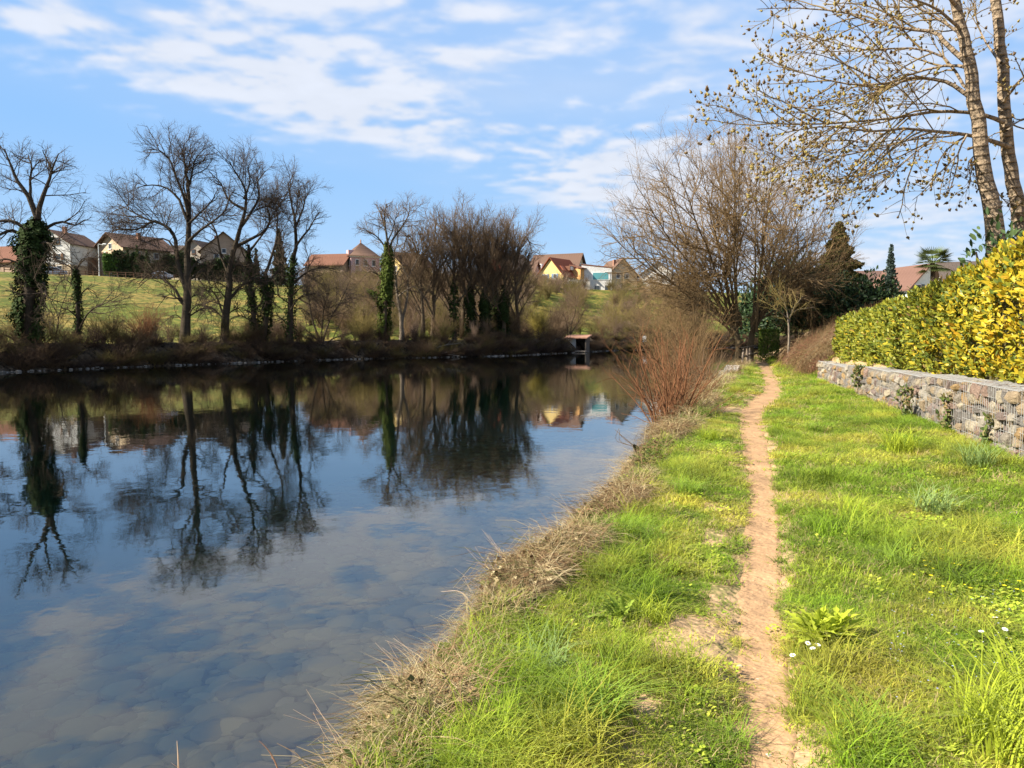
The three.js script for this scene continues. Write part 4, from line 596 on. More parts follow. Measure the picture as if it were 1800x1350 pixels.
function evergreenBush(name, p, rx, ry, rz, n, s, tones, label, group) {
  const r = seeded(Math.round(p.x * 91 + n)), g = base(name, p), list = [];
  for (let k = 0; k < n; k++) { const d = anyDir(r); if (d[1] < -0.35) d[1] *= -0.5; const q = (0.55 + 0.45 * Math.sqrt(r())) * (0.72 + 0.5 * noise2(Math.atan2(d[2], d[0]) * 2.2 + 5, d[1] * 3 + p.x)); list.push([leafAt([d[0] * rx * q, ry * 0.45 + d[1] * ry * 0.6 * q, d[2] * rz * q], d, s * (0.7 + 0.6 * r()), r, 0.9), tones[Math.floor(r() * tones.length)]]); }
  const stem = new Build(); for (let k = 0; k < 7; k++) { const a = r() * 6.28, c = curve([[0, -0.1, 0], [Math.cos(a) * rx * 0.3, ry * 0.4, Math.sin(a) * rz * 0.3], [Math.cos(a) * rx * 0.7, ry * 0.8, Math.sin(a) * rz * 0.7]], 5); stem.tube(c, c.map((_, i) => mix(0.05, 0.015, i / 5)), 5); }
  part('stems', stem.geo(), M.barkDark, g); copies('foliage', laurelLeaf, leafy(C(1, 1, 1), 0.15, { roughness: 0.45 }), list, '', '', g); tag(g, label, 'shrub', group); return g;
}
const gp = (px, py, D) => { const p = at(px, py, D); p.y = rightGround(p.x, D); return p; };
const DK = [C(0.025, 0.045, 0.016), C(0.035, 0.06, 0.02), C(0.018, 0.032, 0.012)];
evergreenBush('dark_laurel', gp(1395, 600, 44), 2.6, 5.2, 2.2, 6500, 0.24, DK, 'dark evergreen shrub arching over the end of the path', 'dark evergreens at the path end');
evergreenBush('dark_laurel', gp(1440, 590, 41), 2.6, 3.6, 2.0, 5000, 0.22, DK, 'dark evergreen shrub below the bushy conifer', 'dark evergreens at the path end'); evergreenBush('dark_laurel', gp(1345, 620, 50), 2.4, 4.6, 2.0, 4600, 0.26, DK, 'dark evergreen shrub closing the tunnel of the path', 'dark evergreens at the path end'); evergreenBush('dark_laurel', gp(1510, 560, 38), 2.2, 2.7, 1.6, 3600, 0.2, DK, 'dark evergreen shrub between conifer and laurel hedge', 'dark evergreens at the path end');
{ // clipped upright bush
  const r = seeded(166), g = base('clipped_bush', gp(1351, 630, 39)), list = [], st = new Build(); for (let k = 0; k < 3000; k++) { const a = r() * 6.283, q = 0.28 + 0.2 * Math.sqrt(r()), y = 1.55 * r(), top = r() < 0.2, R = top ? 0.45 * Math.sqrt(r()) : q; list.push([leafAt([Math.cos(a) * R, top ? 1.5 + 0.1 * r() : y, Math.sin(a) * R], [Math.cos(a), top ? 1 : 0.2, Math.sin(a)], 0.07 + 0.04 * r(), r, 0.8), [C(0.12, 0.17, 0.025), C(0.08, 0.12, 0.02)][k % 2]]); }
  for (let k = 0; k < 6; k++) { const a = k * 1.05, s = curve([[Math.cos(a) * 0.1, -0.1, Math.sin(a) * 0.1], [Math.cos(a) * 0.25, 0.7, Math.sin(a) * 0.25], [Math.cos(a) * 0.3, 1.4, Math.sin(a) * 0.3]], 5); st.tube(s, s.map(() => 0.012), 4); }
  part('stems', st.geo(), M.barkDark, g); copies('foliage', laurelLeaf, leafy(C(1, 1, 1), 0.2), list, '', '', g); tag(g, 'narrow upright clipped green bush standing beside the path end', 'shrub');
}
{ // brambles on the slope past the wall
  const r = seeded(161), arch = (() => { const b = new Build(), q = seeded(162); for (let k = 0; k < 26; k++) { const a = q() * 6.28, l = 0.4 + q() * 0.5, h = 0.25 + 0.45 * q(), c = curve([[(q() - 0.5) * 0.4, -0.05, (q() - 0.5) * 0.4], [Math.cos(a) * l * 0.5, h, Math.sin(a) * l * 0.5], [Math.cos(a) * l, h * 0.5 * q(), Math.sin(a) * l]], 6); b.tube(c, c.map(() => 0.005), 3); sprout(b, c, 0.005, 0.004, 0, { per: [5], from: [0.1], ratio: [0.4], angle: [0.8], least: [0.08], most: [0.3], seg: [3], wig: [0.3], up: [0], rad: [0.004], sides: [3] }, q, null); } for (let k = 0; k < 40; k++) { const o = anyDir(q); b.quad([o[0] * 0.5, 0.1 + Math.abs(o[1]) * 0.4, o[2] * 0.5], anyDir(q).map((x) => x * 0.07), anyDir(q).map((x) => x * 0.025), anyDir(q)); } return b.geo(); })(), list = [], tone = [C(0.15, 0.07, 0.042), C(0.19, 0.11, 0.055), C(0.14, 0.095, 0.04), C(0.21, 0.15, 0.08)];
  for (let k = 0; k < 620; k++) { const a = WALL_END - 0.3 + r() * 19, l = 1.35 + r() * 5.2; if (l < 1.5 + noise2(a, 4) * 0.6) continue; list.push([put(nearPoint(a, l), r() * 6.28, 0.8 + 0.6 * r()), tone[Math.floor(r() * 4)]]); }
  copies('bramble_undergrowth', arch, std(C(1, 1, 1)), list, 'brown bramble tangle on the slope past the gabion wall', 'brambles');
}
{ // wooden fence and concrete ledge
  const w = bark(0.34, 0.27, 0.21);
  const D = 33, posts = [[1303, 652, 613], [1313, 650, 610], [1318, 650, 611]], g = base('wooden_fence', (() => { const p = at(1311, 650, D); p.y = rightGround(p.x, D); return p; })());
  posts.forEach(([x, , top], k) => { const d = D + k * 1.1, a = at(x, 650, d), t = at(x + (k ? 0 : 4), top, d), y0 = rightGround(a.x, d) - 0.2 - g.position.y, b = new Build(); b.tube(curve([[a.x - g.position.x, y0, -d + D], [(a.x + t.x) / 2 - g.position.x + 0.01, (y0 + t.y - g.position.y) / 2, -d + D], [t.x - g.position.x, t.y - g.position.y, -d + D]], 5), [0.065, 0.06, 0.06, 0.055, 0.055, 0.03], 8); part('post', b.geo(), w, g); });
  for (const [y0, y1] of [[0.42, 0.5], [0.8, 0.86]]) { const a = at(1304, 640, D), z = at(1330, 640, D + 3.2), b = new Build(), q = curve([[a.x - g.position.x - 0.1, y0, 0.06], [z.x - g.position.x, y1, -3.2]], 4); b.tube(q, q.map(() => 0.04), 7); part('rail', b.geo(), M.barkDark, g); }
  tag(g, 'short rustic wooden fence beside the path end', 'fence');
  const p = at(1287, 652, 29), l = base('concrete_ledge', V(p.x, rightGround(p.x + 0.5, 29) + 0.02, -29), -YAW); const geo = new THREE.BoxGeometry(0.5, 0.3, 3.2, 3, 2, 8), pa = geo.attributes.position; for (let i = 0; i < pa.count; i++) pa.setXYZ(i, pa.getX(i) + (hash2(i, 1) - 0.5) * 0.03, pa.getY(i) + (noise2(pa.getZ(i) * 2, 3) - 0.5) * 0.08, pa.getZ(i)); geo.computeVertexNormals(); part('slab', geo, std(C(0.55, 0.50, 0.43), { map: rep(grainTex, 2) }), l); part('kerb', new THREE.BoxGeometry(0.3, 0.22, 0.7, 2, 2, 2).translate(-0.25, 0.0, 2.0), std(C(0.48, 0.42, 0.30), { map: rep(grainTex, 2) }), l); tag(l, 'pale concrete ledge at the bank edge before the fence', 'ledge');
}
// ---------------------------------------------------------------- gabion wall
const topY = (d) => mix(2.30, 1.98, clamp((d - 9) / 15));
{
  const r = seeded(171), shapes = []; for (let k = 0; k < 9; k++) shapes.push(lump(400 + k, 0.95));
  const tones = [[0.242, 0.213, 0.174], [0.288, 0.224, 0.148], [0.207, 0.162, 0.143], [0.334, 0.302, 0.248], [0.173, 0.157, 0.143], [0.311, 0.213, 0.106], [0.253, 0.179, 0.143], [0.363, 0.314, 0.232]].map((c) => std(C(...c), { map: rep(tex(128, (u, v) => { const k = 0.7 + 0.6 * (fbm(u * 6, v * 6, 5, 6) - 0.2); return [k, k * 0.97, k * 0.93]; }), 1), bumpMap: rep(soilBump, 0.5), bumpScale: 0.03 }));
  const wire = std(C(0.36, 0.35, 0.33), { roughness: 0.5, metalness: 0.3 }), core = std(C(0.30, 0.26, 0.21));
  const notes = ['with a red and an ochre stone', 'with ivy trailing over its front', 'next to the one with ochre stones', 'where dry grass leans on the mesh', 'below the middle of the laurel hedge', 'with a leaning mesh corner', 'half sunk in tall grass', 'that ends the wall by the hedge stake'];
  const ds = [7.0, 8.95, 10.9, 12.9, 15.0, 17.2, 19.4, 21.7, 24.0];
  for (let k = 0; k + 1 < ds.length; k++) {
    const [x1, d1] = wallAt(ds[k]), [x0, d0] = wallAt(ds[k + 1]), L = Math.hypot(x1 - x0, d1 - d0), turn = Math.atan2(d1 - d0, x1 - x0);      // local x runs along the wall, away
    const top = topY((d0 + d1) / 2) + (r() - 0.5) * 0.05, H = 0.92, g = base('gabion_basket', V(x0, top - H, -d0), turn); g.rotation.z = 0; const Lg = L - 0.05;
    part('fill', box(Lg - 0.16, H - 0.2, 0.22, L / 2, H / 2 - 0.04, -0.38), core, g);
    const put1 = (x, y, z, w, h, d) => { const m = part('stone', shapes[Math.floor(r() * 9)], tones[Math.floor(r() * 8)], g); m.position.set(x, y, z); m.scale.set(w, h, d); m.rotation.set((r() - 0.5) * 0.5, (r() - 0.5) * 0.5, (r() - 0.5) * 0.6); };
    for (let y = 0.06; y < H - 0.05;) { const h = 0.10 + 0.08 * r(); for (let x = 0.05; x < Lg - 0.05;) { const w = 0.10 + 0.17 * r(); put1(x + w / 2, Math.min(y + h / 2, H - 0.08) + (r() - 0.5) * 0.03, -0.10 + (r() - 0.5) * 0.09, w * 1.04, h * 1.08, 0.2 + 0.1 * r()); x += w; } y += h; }
    for (let z = -0.22; z > -0.5; z -= 0.15) for (let x = 0.05; x < Lg - 0.05;) { const w = 0.12 + 0.14 * r(); put1(x + w / 2, H - 0.09 + (r() - 0.5) * 0.03, z + (r() - 0.5) * 0.05, w * 1.1, 0.13, 0.19); x += w; }
    const b = new Build(), T = 0.003, wob = () => (r() - 0.5) * 0.012;
    const line = (p, q) => b.tube([p, [(p[0] + q[0]) / 2 + wob(), (p[1] + q[1]) / 2 + wob(), (p[2] + q[2]) / 2 + wob()], q], [T, T, T], 4), zf = 0.025;
    for (let x = 0.01; x <= Lg + 0.001; x += Lg / Math.round(Lg / 0.075)) { line([x, 0, zf], [x + wob(), H + 0.015, zf]); line([x, H + 0.015, zf], [x, H + 0.015, -0.5]); }
    for (let y = 0.03; y < H; y += 0.19) line([0, y, zf + 0.004], [Lg, y + wob(), zf + 0.004]); for (const z of [0.0, -0.12, -0.24, -0.36, -0.48]) line([0, H + 0.02, z], [Lg, H + 0.02, z]); line([0, H + 0.015, zf], [Lg, H + 0.015, zf]); line([0, H + 0.012, zf + 0.004], [Lg, H + 0.012, zf + 0.004]);
    part('wire_mesh', b.geo(), wire, g);
    tag(g, `stone-filled wire gabion basket ${notes[k]}`, 'gabion', 'gabion baskets of the low wall');
  }
  // sprigs of ivy on the wall
  for (const [px, py, d, n, label] of [[1590, 705, 13.4, 120, 'small ivy sprig on the gabion stones'], [1668, 722, 11.7, 160, 'leafy ivy clump hanging on the wire mesh'], [1745, 765, 10.1, 200, 'ragged ivy clump at the foot of the gabion'], [1510, 662, 17.9, 200, 'dry ivy over the joint of two far baskets']]) { const p = at(px, py, d - 0.25), g = base('wall_ivy', p), list = []; for (let k = 0; k < n; k++) { const a = (r() - 0.5), b = (r() - 0.5); list.push([leafAt([a * 0.35 * (1 - Math.abs(b)), b * 0.5, (r() - 0.3) * 0.12], [-0.7, 0.2, 0.6], 0.05 + 0.05 * r(), r, 0.7), [C(0.10, 0.13, 0.03), C(0.07, 0.10, 0.03), C(0.2, 0.17, 0.07)][Math.floor(r() * 3)]]); } const st = new Build(); for (let k = 0; k < 5; k++) { const c = curve([[(r() - 0.5) * 0.1, -0.4, 0], [(r() - 0.5) * 0.2, 0, 0.02], [(r() - 0.5) * 0.3, 0.25, 0]], 5); st.tube(c, c.map(() => 0.004), 3); } part('stems', st.geo(), M.twigBrown, g); copies('foliage', laurelLeaf, leafy(C(1, 1, 1), 0.25), list, '', '', g); tag(g, label, 'ivy', 'plants growing on the gabion wall'); }
}
// ---------------------------------------------------------------- laurel hedge
{
  const r = seeded(181), ld = Math.hypot(0.24, 1), nx = -1 / ld, nd = -0.24 / ld;                    // outward normal towards path (x, ahead)
  const nrm = [nx, 0, 0.24 / ld], org = V(...(() => { const [x, d] = wallAt(16); return [x + 0.6, topY(16), -d]; })()), g = base('laurel_hedge', org);
  const hTop = (d) => table([[5, 3.3], [8, 3.03], [9, 2.92], [11, 2.72], [14, 2.45], [17, 2.24], [20, 2.08], [22.5, 1.98], [23.6, 1.86]])(d) + 1.34 + (noise2(d * 1.3, 5) - 0.5) * 0.16;
  const mats = {}; const leafMat = (k) => mats[k] ??= leafy([C(0.42, 0.31, 0.016), C(0.36, 0.30, 0.02), C(0.24, 0.235, 0.02), C(0.15, 0.175, 0.018), C(0.085, 0.115, 0.016), C(0.44, 0.25, 0.015), C(0.20, 0.12, 0.04)][k], 0.3, { clearcoat: 0.25, clearcoatRoughness: 0.35 });
  const lists = [[], [], [], [], [], [], []], cand = [];
  for (let k = 0; k < 36000; k++) {
    const d = 6.3 + Math.pow(r(), 0.9) * 17.0, [wx] = wallAt(d), yt = hTop(d), yb = topY(d) + 0.02, onTop = r() < 0.22;
    const bulge = (fbm(d * 0.9, 3, 3) - 0.5) * 0.35, v = Math.pow(r(), 0.9), depth = r() * r() * 0.34; if (!onTop && depth < 0.2 && fbm(d * 2.6 + 9, v * 4.5 * (1 + d * 0.02), 3) < 0.37) continue;
    let x, y, out, dd = d;
    const lean = 0.10 * Math.sin(v * 3.1) + bulge * 0.4 + (fbm(d * 2.2 + 30, v * 3, 2) - 0.5) * 0.35;
    if (onTop) { const q = r(); x = wx + 0.42 + q * 1.0; y = yt - depth * 0.6 + (noise2(d * 2.4, q * 3) - 0.5) * 0.22; out = [nrm[0] * 0.3, 1, nrm[2] * 0.3]; }
    else { x = wx + 0.44 - lean + depth; y = mix(yb, yt, v) + (r() - 0.5) * 0.1; out = [nrm[0], 0.25 + 0.5 * smooth(0.75, 1, v), nrm[2]]; }
    if (d > 22.9) { out[2] -= 0.6; }
    const yel = smooth(15.5, 8, d - (onTop ? 2 : 0) - (v - 0.4) * 2.5 + (fbm(d * 1.6, y * 2.2, 3) - 0.5) * 9) * 0.85 + 0.06, u = r(); let t;
    if (u < yel * 0.55) t = 0; else if (u < yel * 0.80) t = 1; else if (u < yel * 0.86) t = 5; else if (u < 0.55 + yel * 0.35) t = 2; else if (u < 0.86) t = 3; else if (u < 0.985) t = 4; else t = 6;
    const s = 0.065 + 0.055 * r() * (0.6 + 0.8 * r()), m = leafAt([x - org.x, y - org.y, -dd - org.z], out, s, r, 0.85);
    cand.push([depth < 0.04 && !onTop ? d : 99, m, t]);
  }
  cand.sort((a, b) => a[0] - b[0]); let n = 0;
  for (const [d, m, t] of cand) { if (d > 8.9 && d < 12 && n < 280 ) { const q = part('leaf', laurelLeaf, leafMat(t), g); q.applyMatrix4(m); n++; } else lists[t].push([m, null]); }
  lists.forEach((l, t) => l.length && copies('foliage', laurelLeaf, leafMat(t), l, '', '', g));
  const b = new Build(); for (let d = 6.4; d < 23.3; d += 0.34) { const [wx] = wallAt(d); for (let k = 0; k < 2; k++) { const q = r() * 0.7; const c = curve([[wx + 0.8 + q * 0.5 - org.x, topY(d) - 0.2 - org.y, -d - org.z], [wx + 0.75 + q - org.x, (topY(d) + hTop(d)) / 2 - org.y, -d - org.z + (r() - 0.5) * 0.4], [wx + 0.5 + q - org.x, hTop(d) - 0.15 - org.y, -d - org.z + (r() - 0.5) * 0.6]], 6); b.tube(c, c.map((_, i) => mix(0.018, 0.005, i / 6)), 5); sprout(b, c, 0.018, 0.006, 0, { per: [7], from: [0.1], ratio: [0.3], angle: [0.9], least: [0.2], most: [0.5], seg: [3], wig: [0.2], up: [0.1], rad: [0.006], sides: [3] }, r, null); } }
  part('stems', b.geo(), M.barkDark, g);
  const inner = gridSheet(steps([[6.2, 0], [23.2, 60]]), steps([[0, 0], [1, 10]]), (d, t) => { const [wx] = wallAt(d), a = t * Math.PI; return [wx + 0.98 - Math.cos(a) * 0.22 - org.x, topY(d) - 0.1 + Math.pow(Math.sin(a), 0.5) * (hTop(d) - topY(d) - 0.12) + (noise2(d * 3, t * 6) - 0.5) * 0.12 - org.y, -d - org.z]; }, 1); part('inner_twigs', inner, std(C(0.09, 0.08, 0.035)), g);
  tag(g, 'laurel hedge turning from green to yellow above the gabion wall', 'hedge');
  const p = at(1471, 640, 23.6), s = base('hedge_stake', V(p.x, rightGround(p.x, 23.6) - 0.1, -23.6)), sb = new Build(), h = at(1471, 592, 23.6).y - s.position.y; sb.tube([[0, 0, 0], [0.01, h * 0.5, 0], [0, h, 0]], [0.028, 0.027, 0.025], 7); sb.tube([[0, h, 0], [0, h + 0.01, 0]], [0.025, 0.001], 7); part('stake', sb.geo(), std(C(0.55, 0.42, 0.18)), s); tag(s, 'thin pale wooden stake at the end of the laurel hedge', 'stake');
}
// ---------------------------------------------------------------- budding tree behind the hedge, palm, dark shrub at its foot
{
  const D = 13.6, P = { per: [3.6, 5.6], plus: [2, 2], from: [0.15, 0.15], ratio: [0.42, 0.45], angle: [0.7, 0.75], least: [0.4, 0.18], most: [1.7, 0.6], seg: [6, 4], wig: [0.20, 0.24], up: [-0.03, 0.05], rad: [0.016, 0.006], sides: [4, 3], endsFrom: 0 };
  const q = seeded(192), L = (list, r0, r1, o = {}) => { const w = (q() - 0.5) * 3.4; return { p: list.map(([x, y], i) => [x, y, (o.z ?? 0) + w * i / (list.length - 1)]), r: [r0, r1], ...o }; };
  const { g, ends } = pixTree('budding_tree', D, [
    { p: [[1757, 520], [1753, 440], [1745, 380], [1735, 320], [1723, 250], [1712, 170], [1704, 110], [1692, 50], [1680, 0], [1668, -70]], r: [20, 10], bare: true },
    { p: [[1808, 520, 0.5], [1800, 430, 0.5], [1790, 370, 0.5], [1777, 290, 0.5], [1768, 200, 0.4], [1762, 120, 0.4], [1754, 40, 0.4], [1748, -60, 0.4]], r: [19, 11], foot: true, bare: true },
    L([[1775, 258], [1740, 246], [1700, 236], [1650, 231], [1590, 226], [1530, 231], [1470, 222], [1405, 228], [1350, 240]], 6, 1, { z: 0.4 }), L([[1765, 215], [1720, 200], [1650, 196], [1580, 206], [1500, 214], [1420, 218], [1335, 214], [1288, 200]], 5.5, 1, { z: 0.3 }),
    L([[1716, 190], [1682, 152], [1650, 140], [1600, 136], [1550, 148], [1480, 146], [1400, 124], [1335, 98]], 6, 0.9), L([[1708, 120], [1670, 114], [1620, 124], [1560, 146], [1500, 170], [1440, 178]], 4.5, 0.9), L([[1703, 112], [1662, 72], [1640, 56], [1590, 50], [1540, 40], [1480, 22], [1400, 14], [1330, 16]], 6.5, 0.9),
    L([[1702, 92], [1682, 56], [1640, 28], [1590, -2], [1540, -30]], 5.5, 1), L([[1690, 52], [1650, 20], [1610, 0], [1560, -14], [1480, -24]], 4, 1), L([[1680, 10], [1640, -30], [1560, -60], [1460, -70]], 5, 1), L([[1712, 165], [1695, 150], [1660, 100], [1600, 84], [1520, 88], [1450, 70], [1380, 62]], 4.5, 0.8),
    L([[1590, 226], [1560, 262], [1520, 300], [1470, 332], [1432, 348]], 2.6, 0.7), L([[1650, 231], [1605, 270], [1562, 310], [1530, 336]], 2.4, 0.7), L([[1700, 236], [1682, 272], [1654, 302], [1632, 330], [1604, 352]], 2.4, 0.7), L([[1470, 222], [1425, 252], [1380, 286], [1345, 300]], 2.2, 0.6), L([[1530, 231], [1480, 262], [1420, 285], [1370, 282]], 2.2, 0.6), L([[1420, 218], [1370, 190], [1320, 178], [1284, 160]], 2, 0.6), L([[1560, 300], [1500, 320], [1440, 318]], 1.8, 0.5), L([[1640, 231], [1600, 245], [1540, 262], [1470, 275], [1410, 292]], 2.6, 0.6), L([[1725, 262], [1700, 290], [1705, 320], [1690, 345]], 1.8, 0.5), L([[1550, 148], [1500, 120], [1440, 96], [1400, 90]], 2, 0.6), L([[1600, 136], [1540, 165], [1470, 190], [1400, 196]], 2.2, 0.6),
    L([[1764, 180], [1785, 150], [1810, 125], [1850, 110]], 4, 1.5), L([[1770, 230], [1795, 210], [1830, 205]], 3, 1), L([[1760, 110], [1735, 80], [1720, 40], [1712, 0]], 3.4, 1), L([[1735, 320], [1760, 345], [1780, 380]], 1.8, 0.6), L([[1740, 330], [1705, 318], [1688, 310]], 1.2, 0.5), L([[1780, 330], [1800, 350], [1830, 340]], 2, 0.8),
  ], { seed: 191, ground: rightGround, bark: banded(0.26, 0.20, 0.14), twig: std(C(0.165, 0.115, 0.05)), step: 3.2, rough: 0.025, P, label: 'twin-trunked tree with swelling buds behind the laurel hedge' });
  const bud = (() => { const b = new Build(), r = seeded(5); for (let k = 0; k < 4; k++) { const a = k * 1.7 + r(), o = k ? 0.55 : 0, d = unit([Math.cos(a) * o, 1, Math.sin(a) * o]), l = k ? 0.6 : 1, s = b.count; const u = unit(cross(d, [0.3, 0.1, 1])), v = cross(d, u); b.vert(0, 0, 0, ...d); for (const [e, f] of [[1, 0], [0, 1], [-1, 0], [0, -1]]) { const n = [u[0] * e + v[0] * f, u[1] * e + v[1] * f, u[2] * e + v[2] * f]; b.vert(d[0] * l * 0.45 + n[0] * 0.22, d[1] * l * 0.45 + n[1] * 0.22, d[2] * l * 0.45 + n[2] * 0.22, ...n); } b.vert(d[0] * l, d[1] * l, d[2] * l, ...d); for (let e = 0; e < 4; e++) { const f = (e + 1) % 4; b.i.push(s, s + 1 + f, s + 1 + e, s + 5, s + 1 + e, s + 1 + f); } } const g2 = b.geo(); g2.computeVertexNormals(); return g2; })();
  const r = seeded(193), list = [], tone = [C(0.15, 0.10, 0.045), C(0.19, 0.14, 0.05), C(0.11, 0.07, 0.035), C(0.24, 0.19, 0.06)];
  for (const [p, c, pts] of ends) { const add = (o, d, s) => { const y = V(...unit(d)), qn = new THREE.Quaternion().setFromUnitVectors(V(0, 1, 0), y); list.push([new THREE.Matrix4().compose(V(...o), qn, V(s, s, s)), tone[Math.floor(r() * 4)]]); }; if (r() < 0.85) add(p, [c[0], c[1] + 0.5, c[2]], 0.058 + 0.05 * r()); if (r() < 0.55) { const [o] = along(pts, 0.5 + 0.3 * r()); add(o, [r() - 0.5, 0.8, r() - 0.5], 0.035 + 0.025 * r()); } }
  copies('buds', bud, std(C(1, 1, 1)), list, '', '', g);
  evergreenBush('dark_laurel', gp(1768, 440, 12.6), 0.75, 2.55, 0.6, 900, 0.13, [C(0.04, 0.07, 0.025), C(0.06, 0.09, 0.03)], 'dark evergreen shrub at the foot of the twin trunks', 'dark evergreens at the path end');
  // fan palm
  const pp = gp(1640, 470, 36), top = at(1640, 462, 36).y - pp.y, pg = base('fan_palm', pp), tr = new Build(), fr = new Build(); tr.tube([[0, -0.1, 0], [0.03, top * 0.5, 0], [0, top, 0]], [0.13, 0.12, 0.1], 8); part('trunk', tr.geo(), M.barkDark, pg);
  for (let k = 0; k < 60; k++) { const a = r() * 6.28, e = -0.6 + 1.7 * r(), l = 0.35 + 0.25 * r(), d = [Math.cos(a) * Math.cos(e), Math.sin(e), Math.sin(a) * Math.cos(e)], o = [d[0] * l, top + d[1] * l, d[2] * l], u = unit(cross(d, [0, 1, 0.01])), v = cross(u, d); fr.tube([[0, top, 0], o], [0.012, 0.008], 4); for (let j = -6; j <= 6; j++) { const f = j * 0.2, dir = unit(d.map((x, i) => x * Math.cos(f) + u[i] * Math.sin(f) - (i === 1 ? 0.15 : 0))); fr.quad(o, dir.map((x) => x * 0.45), unit(cross(dir, v)).map((x) => x * 0.02), v); } }
  part('fronds', fr.geo(), leafy(C(0.09, 0.115, 0.03), 0.2), pg); tag(pg, 'small fan palm peeking over the laurel hedge', 'palm');
}
// ---------------------------------------------------------------- grass and small plants of the near bank
function blades(seed, n, rad, h0, h1, w, bend, seg = 3) {
  const r = seeded(seed), b = new Build();
  for (let k = 0; k < n; k++) {
    const a = r() * 6.283, q = Math.sqrt(r()) * rad, x = Math.cos(a) * q, z = Math.sin(a) * q, t = r() * 6.283, h = mix(h0, h1, r()), bd = bend * (0.3 + r()) * h, ww = w * (0.6 + 0.7 * r()), ca = Math.cos(t), sa = Math.sin(t), s = b.count;
    for (let i = 0; i <= seg; i++) { const f = i / seg, y = h * (f - 0.32 * bend * f * f * f), o = bd * f * f, wd = ww * (1 - Math.pow(f, 1.6)), px = x + ca * o, pz = z + sa * o; if (i < seg) { b.vert(px - sa * wd, y, pz + ca * wd, ca * 0.6, 0.8, sa * 0.6); b.vert(px + sa * wd, y, pz - ca * wd, ca * 0.6, 0.8, sa * 0.6); } else b.vert(px, y, pz, ca * 0.6, 0.8, sa * 0.6); }
    for (let i = 0; i < seg - 1; i++) { const q2 = s + i * 2; b.i.push(q2, q2 + 1, q2 + 2, q2 + 1, q2 + 3, q2 + 2); } b.i.push(s + seg * 2 - 2, s + seg * 2 - 1, s + seg * 2);
  }
  const g = b.geo(); g.computeVertexNormals(); return g;
}
function weed(seed, n, rad, s0, s1, h) { const r = seeded(seed), b = new Build(); for (let k = 0; k < n; k++) { const a = r() * 6.283, q = Math.sqrt(r()) * rad, e = [Math.cos(a + (r() - 0.5) * 2), 0.15 + 0.5 * r(), Math.sin(a + (r() - 0.5) * 2)], l = mix(s0, s1, r()), u = unit(e), f = unit(cross(u, [0, 1, 0])), nn = cross(f, u).map((x) => -x); b.quad([Math.cos(a) * q, h * r(), Math.sin(a) * q], u.map((x) => x * l), f.map((x) => x * l * 0.42), nn[1] < 0 ? nn.map((x) => -x) : nn); } return b.geo(); }
const turfA = [blades(201, 46, 0.075, 0.018, 0.050, 0.0022, 1.0), blades(202, 46, 0.075, 0.015, 0.045, 0.0024, 1.3), blades(203, 40, 0.08, 0.025, 0.068, 0.0024, 1.1)];
const tallA = [blades(211, 46, 0.09, 0.12, 0.26, 0.0030, 0.9, 4), blades(212, 40, 0.10, 0.14, 0.32, 0.0032, 1.1, 4), blades(213, 40, 0.10, 0.10, 0.20, 0.0034, 1.0, 4)];
const dryA = [blades(221, 34, 0.11, 0.08, 0.26, 0.0018, 1.5, 4), blades(222, 30, 0.12, 0.06, 0.18, 0.0016, 2.0, 4)];
const weedA = [weed(231, 34, 0.10, 0.016, 0.034, 0.05), weed(232, 30, 0.10, 0.018, 0.040, 0.06)];
const grassMat = leafy(C(1, 1, 1), 0.45), dryMat = leafy(C(1, 1, 1), 0.2), weedMat = leafy(C(1, 1, 1), 0.35);
const bald = [[3.95, -0.30, 0.34, 0.55], [3.2, -0.42, 0.12, 0.25], [4.6, -0.1, 0.2, 0.5], [6.0, -0.28, 0.14, 0.4], [16.3, -0.55, 0.3, 1.2], [19.5, -0.45, 0.2, 0.8]];
function bare(a, l) { let m = 0; for (const [ba, bl, rl, ra] of bald) m = Math.max(m, 1 - Math.hypot((a - ba) / ra, (l - bl) / rl)); return m + (fbm(a * 4.1, l * 6.1, 3) - 0.5) * 0.9; }
const offPath = (a, l) => { const p0 = pathL(a) + (noise2(a * 7, 1.5) - 0.5) * 0.07, p1 = pathR(a) + (noise2(a * 6, 8.5) - 0.5) * 0.08; return l < p0 ? p0 - l : l > p1 ? l - p1 : -Math.min(l - p0, p1 - l); };
const inView = (x, z, m = 0.06) => { const d = -z; return d > 1.9 && Math.abs(x / d) < 0.667 + m + 0.15 / d; };
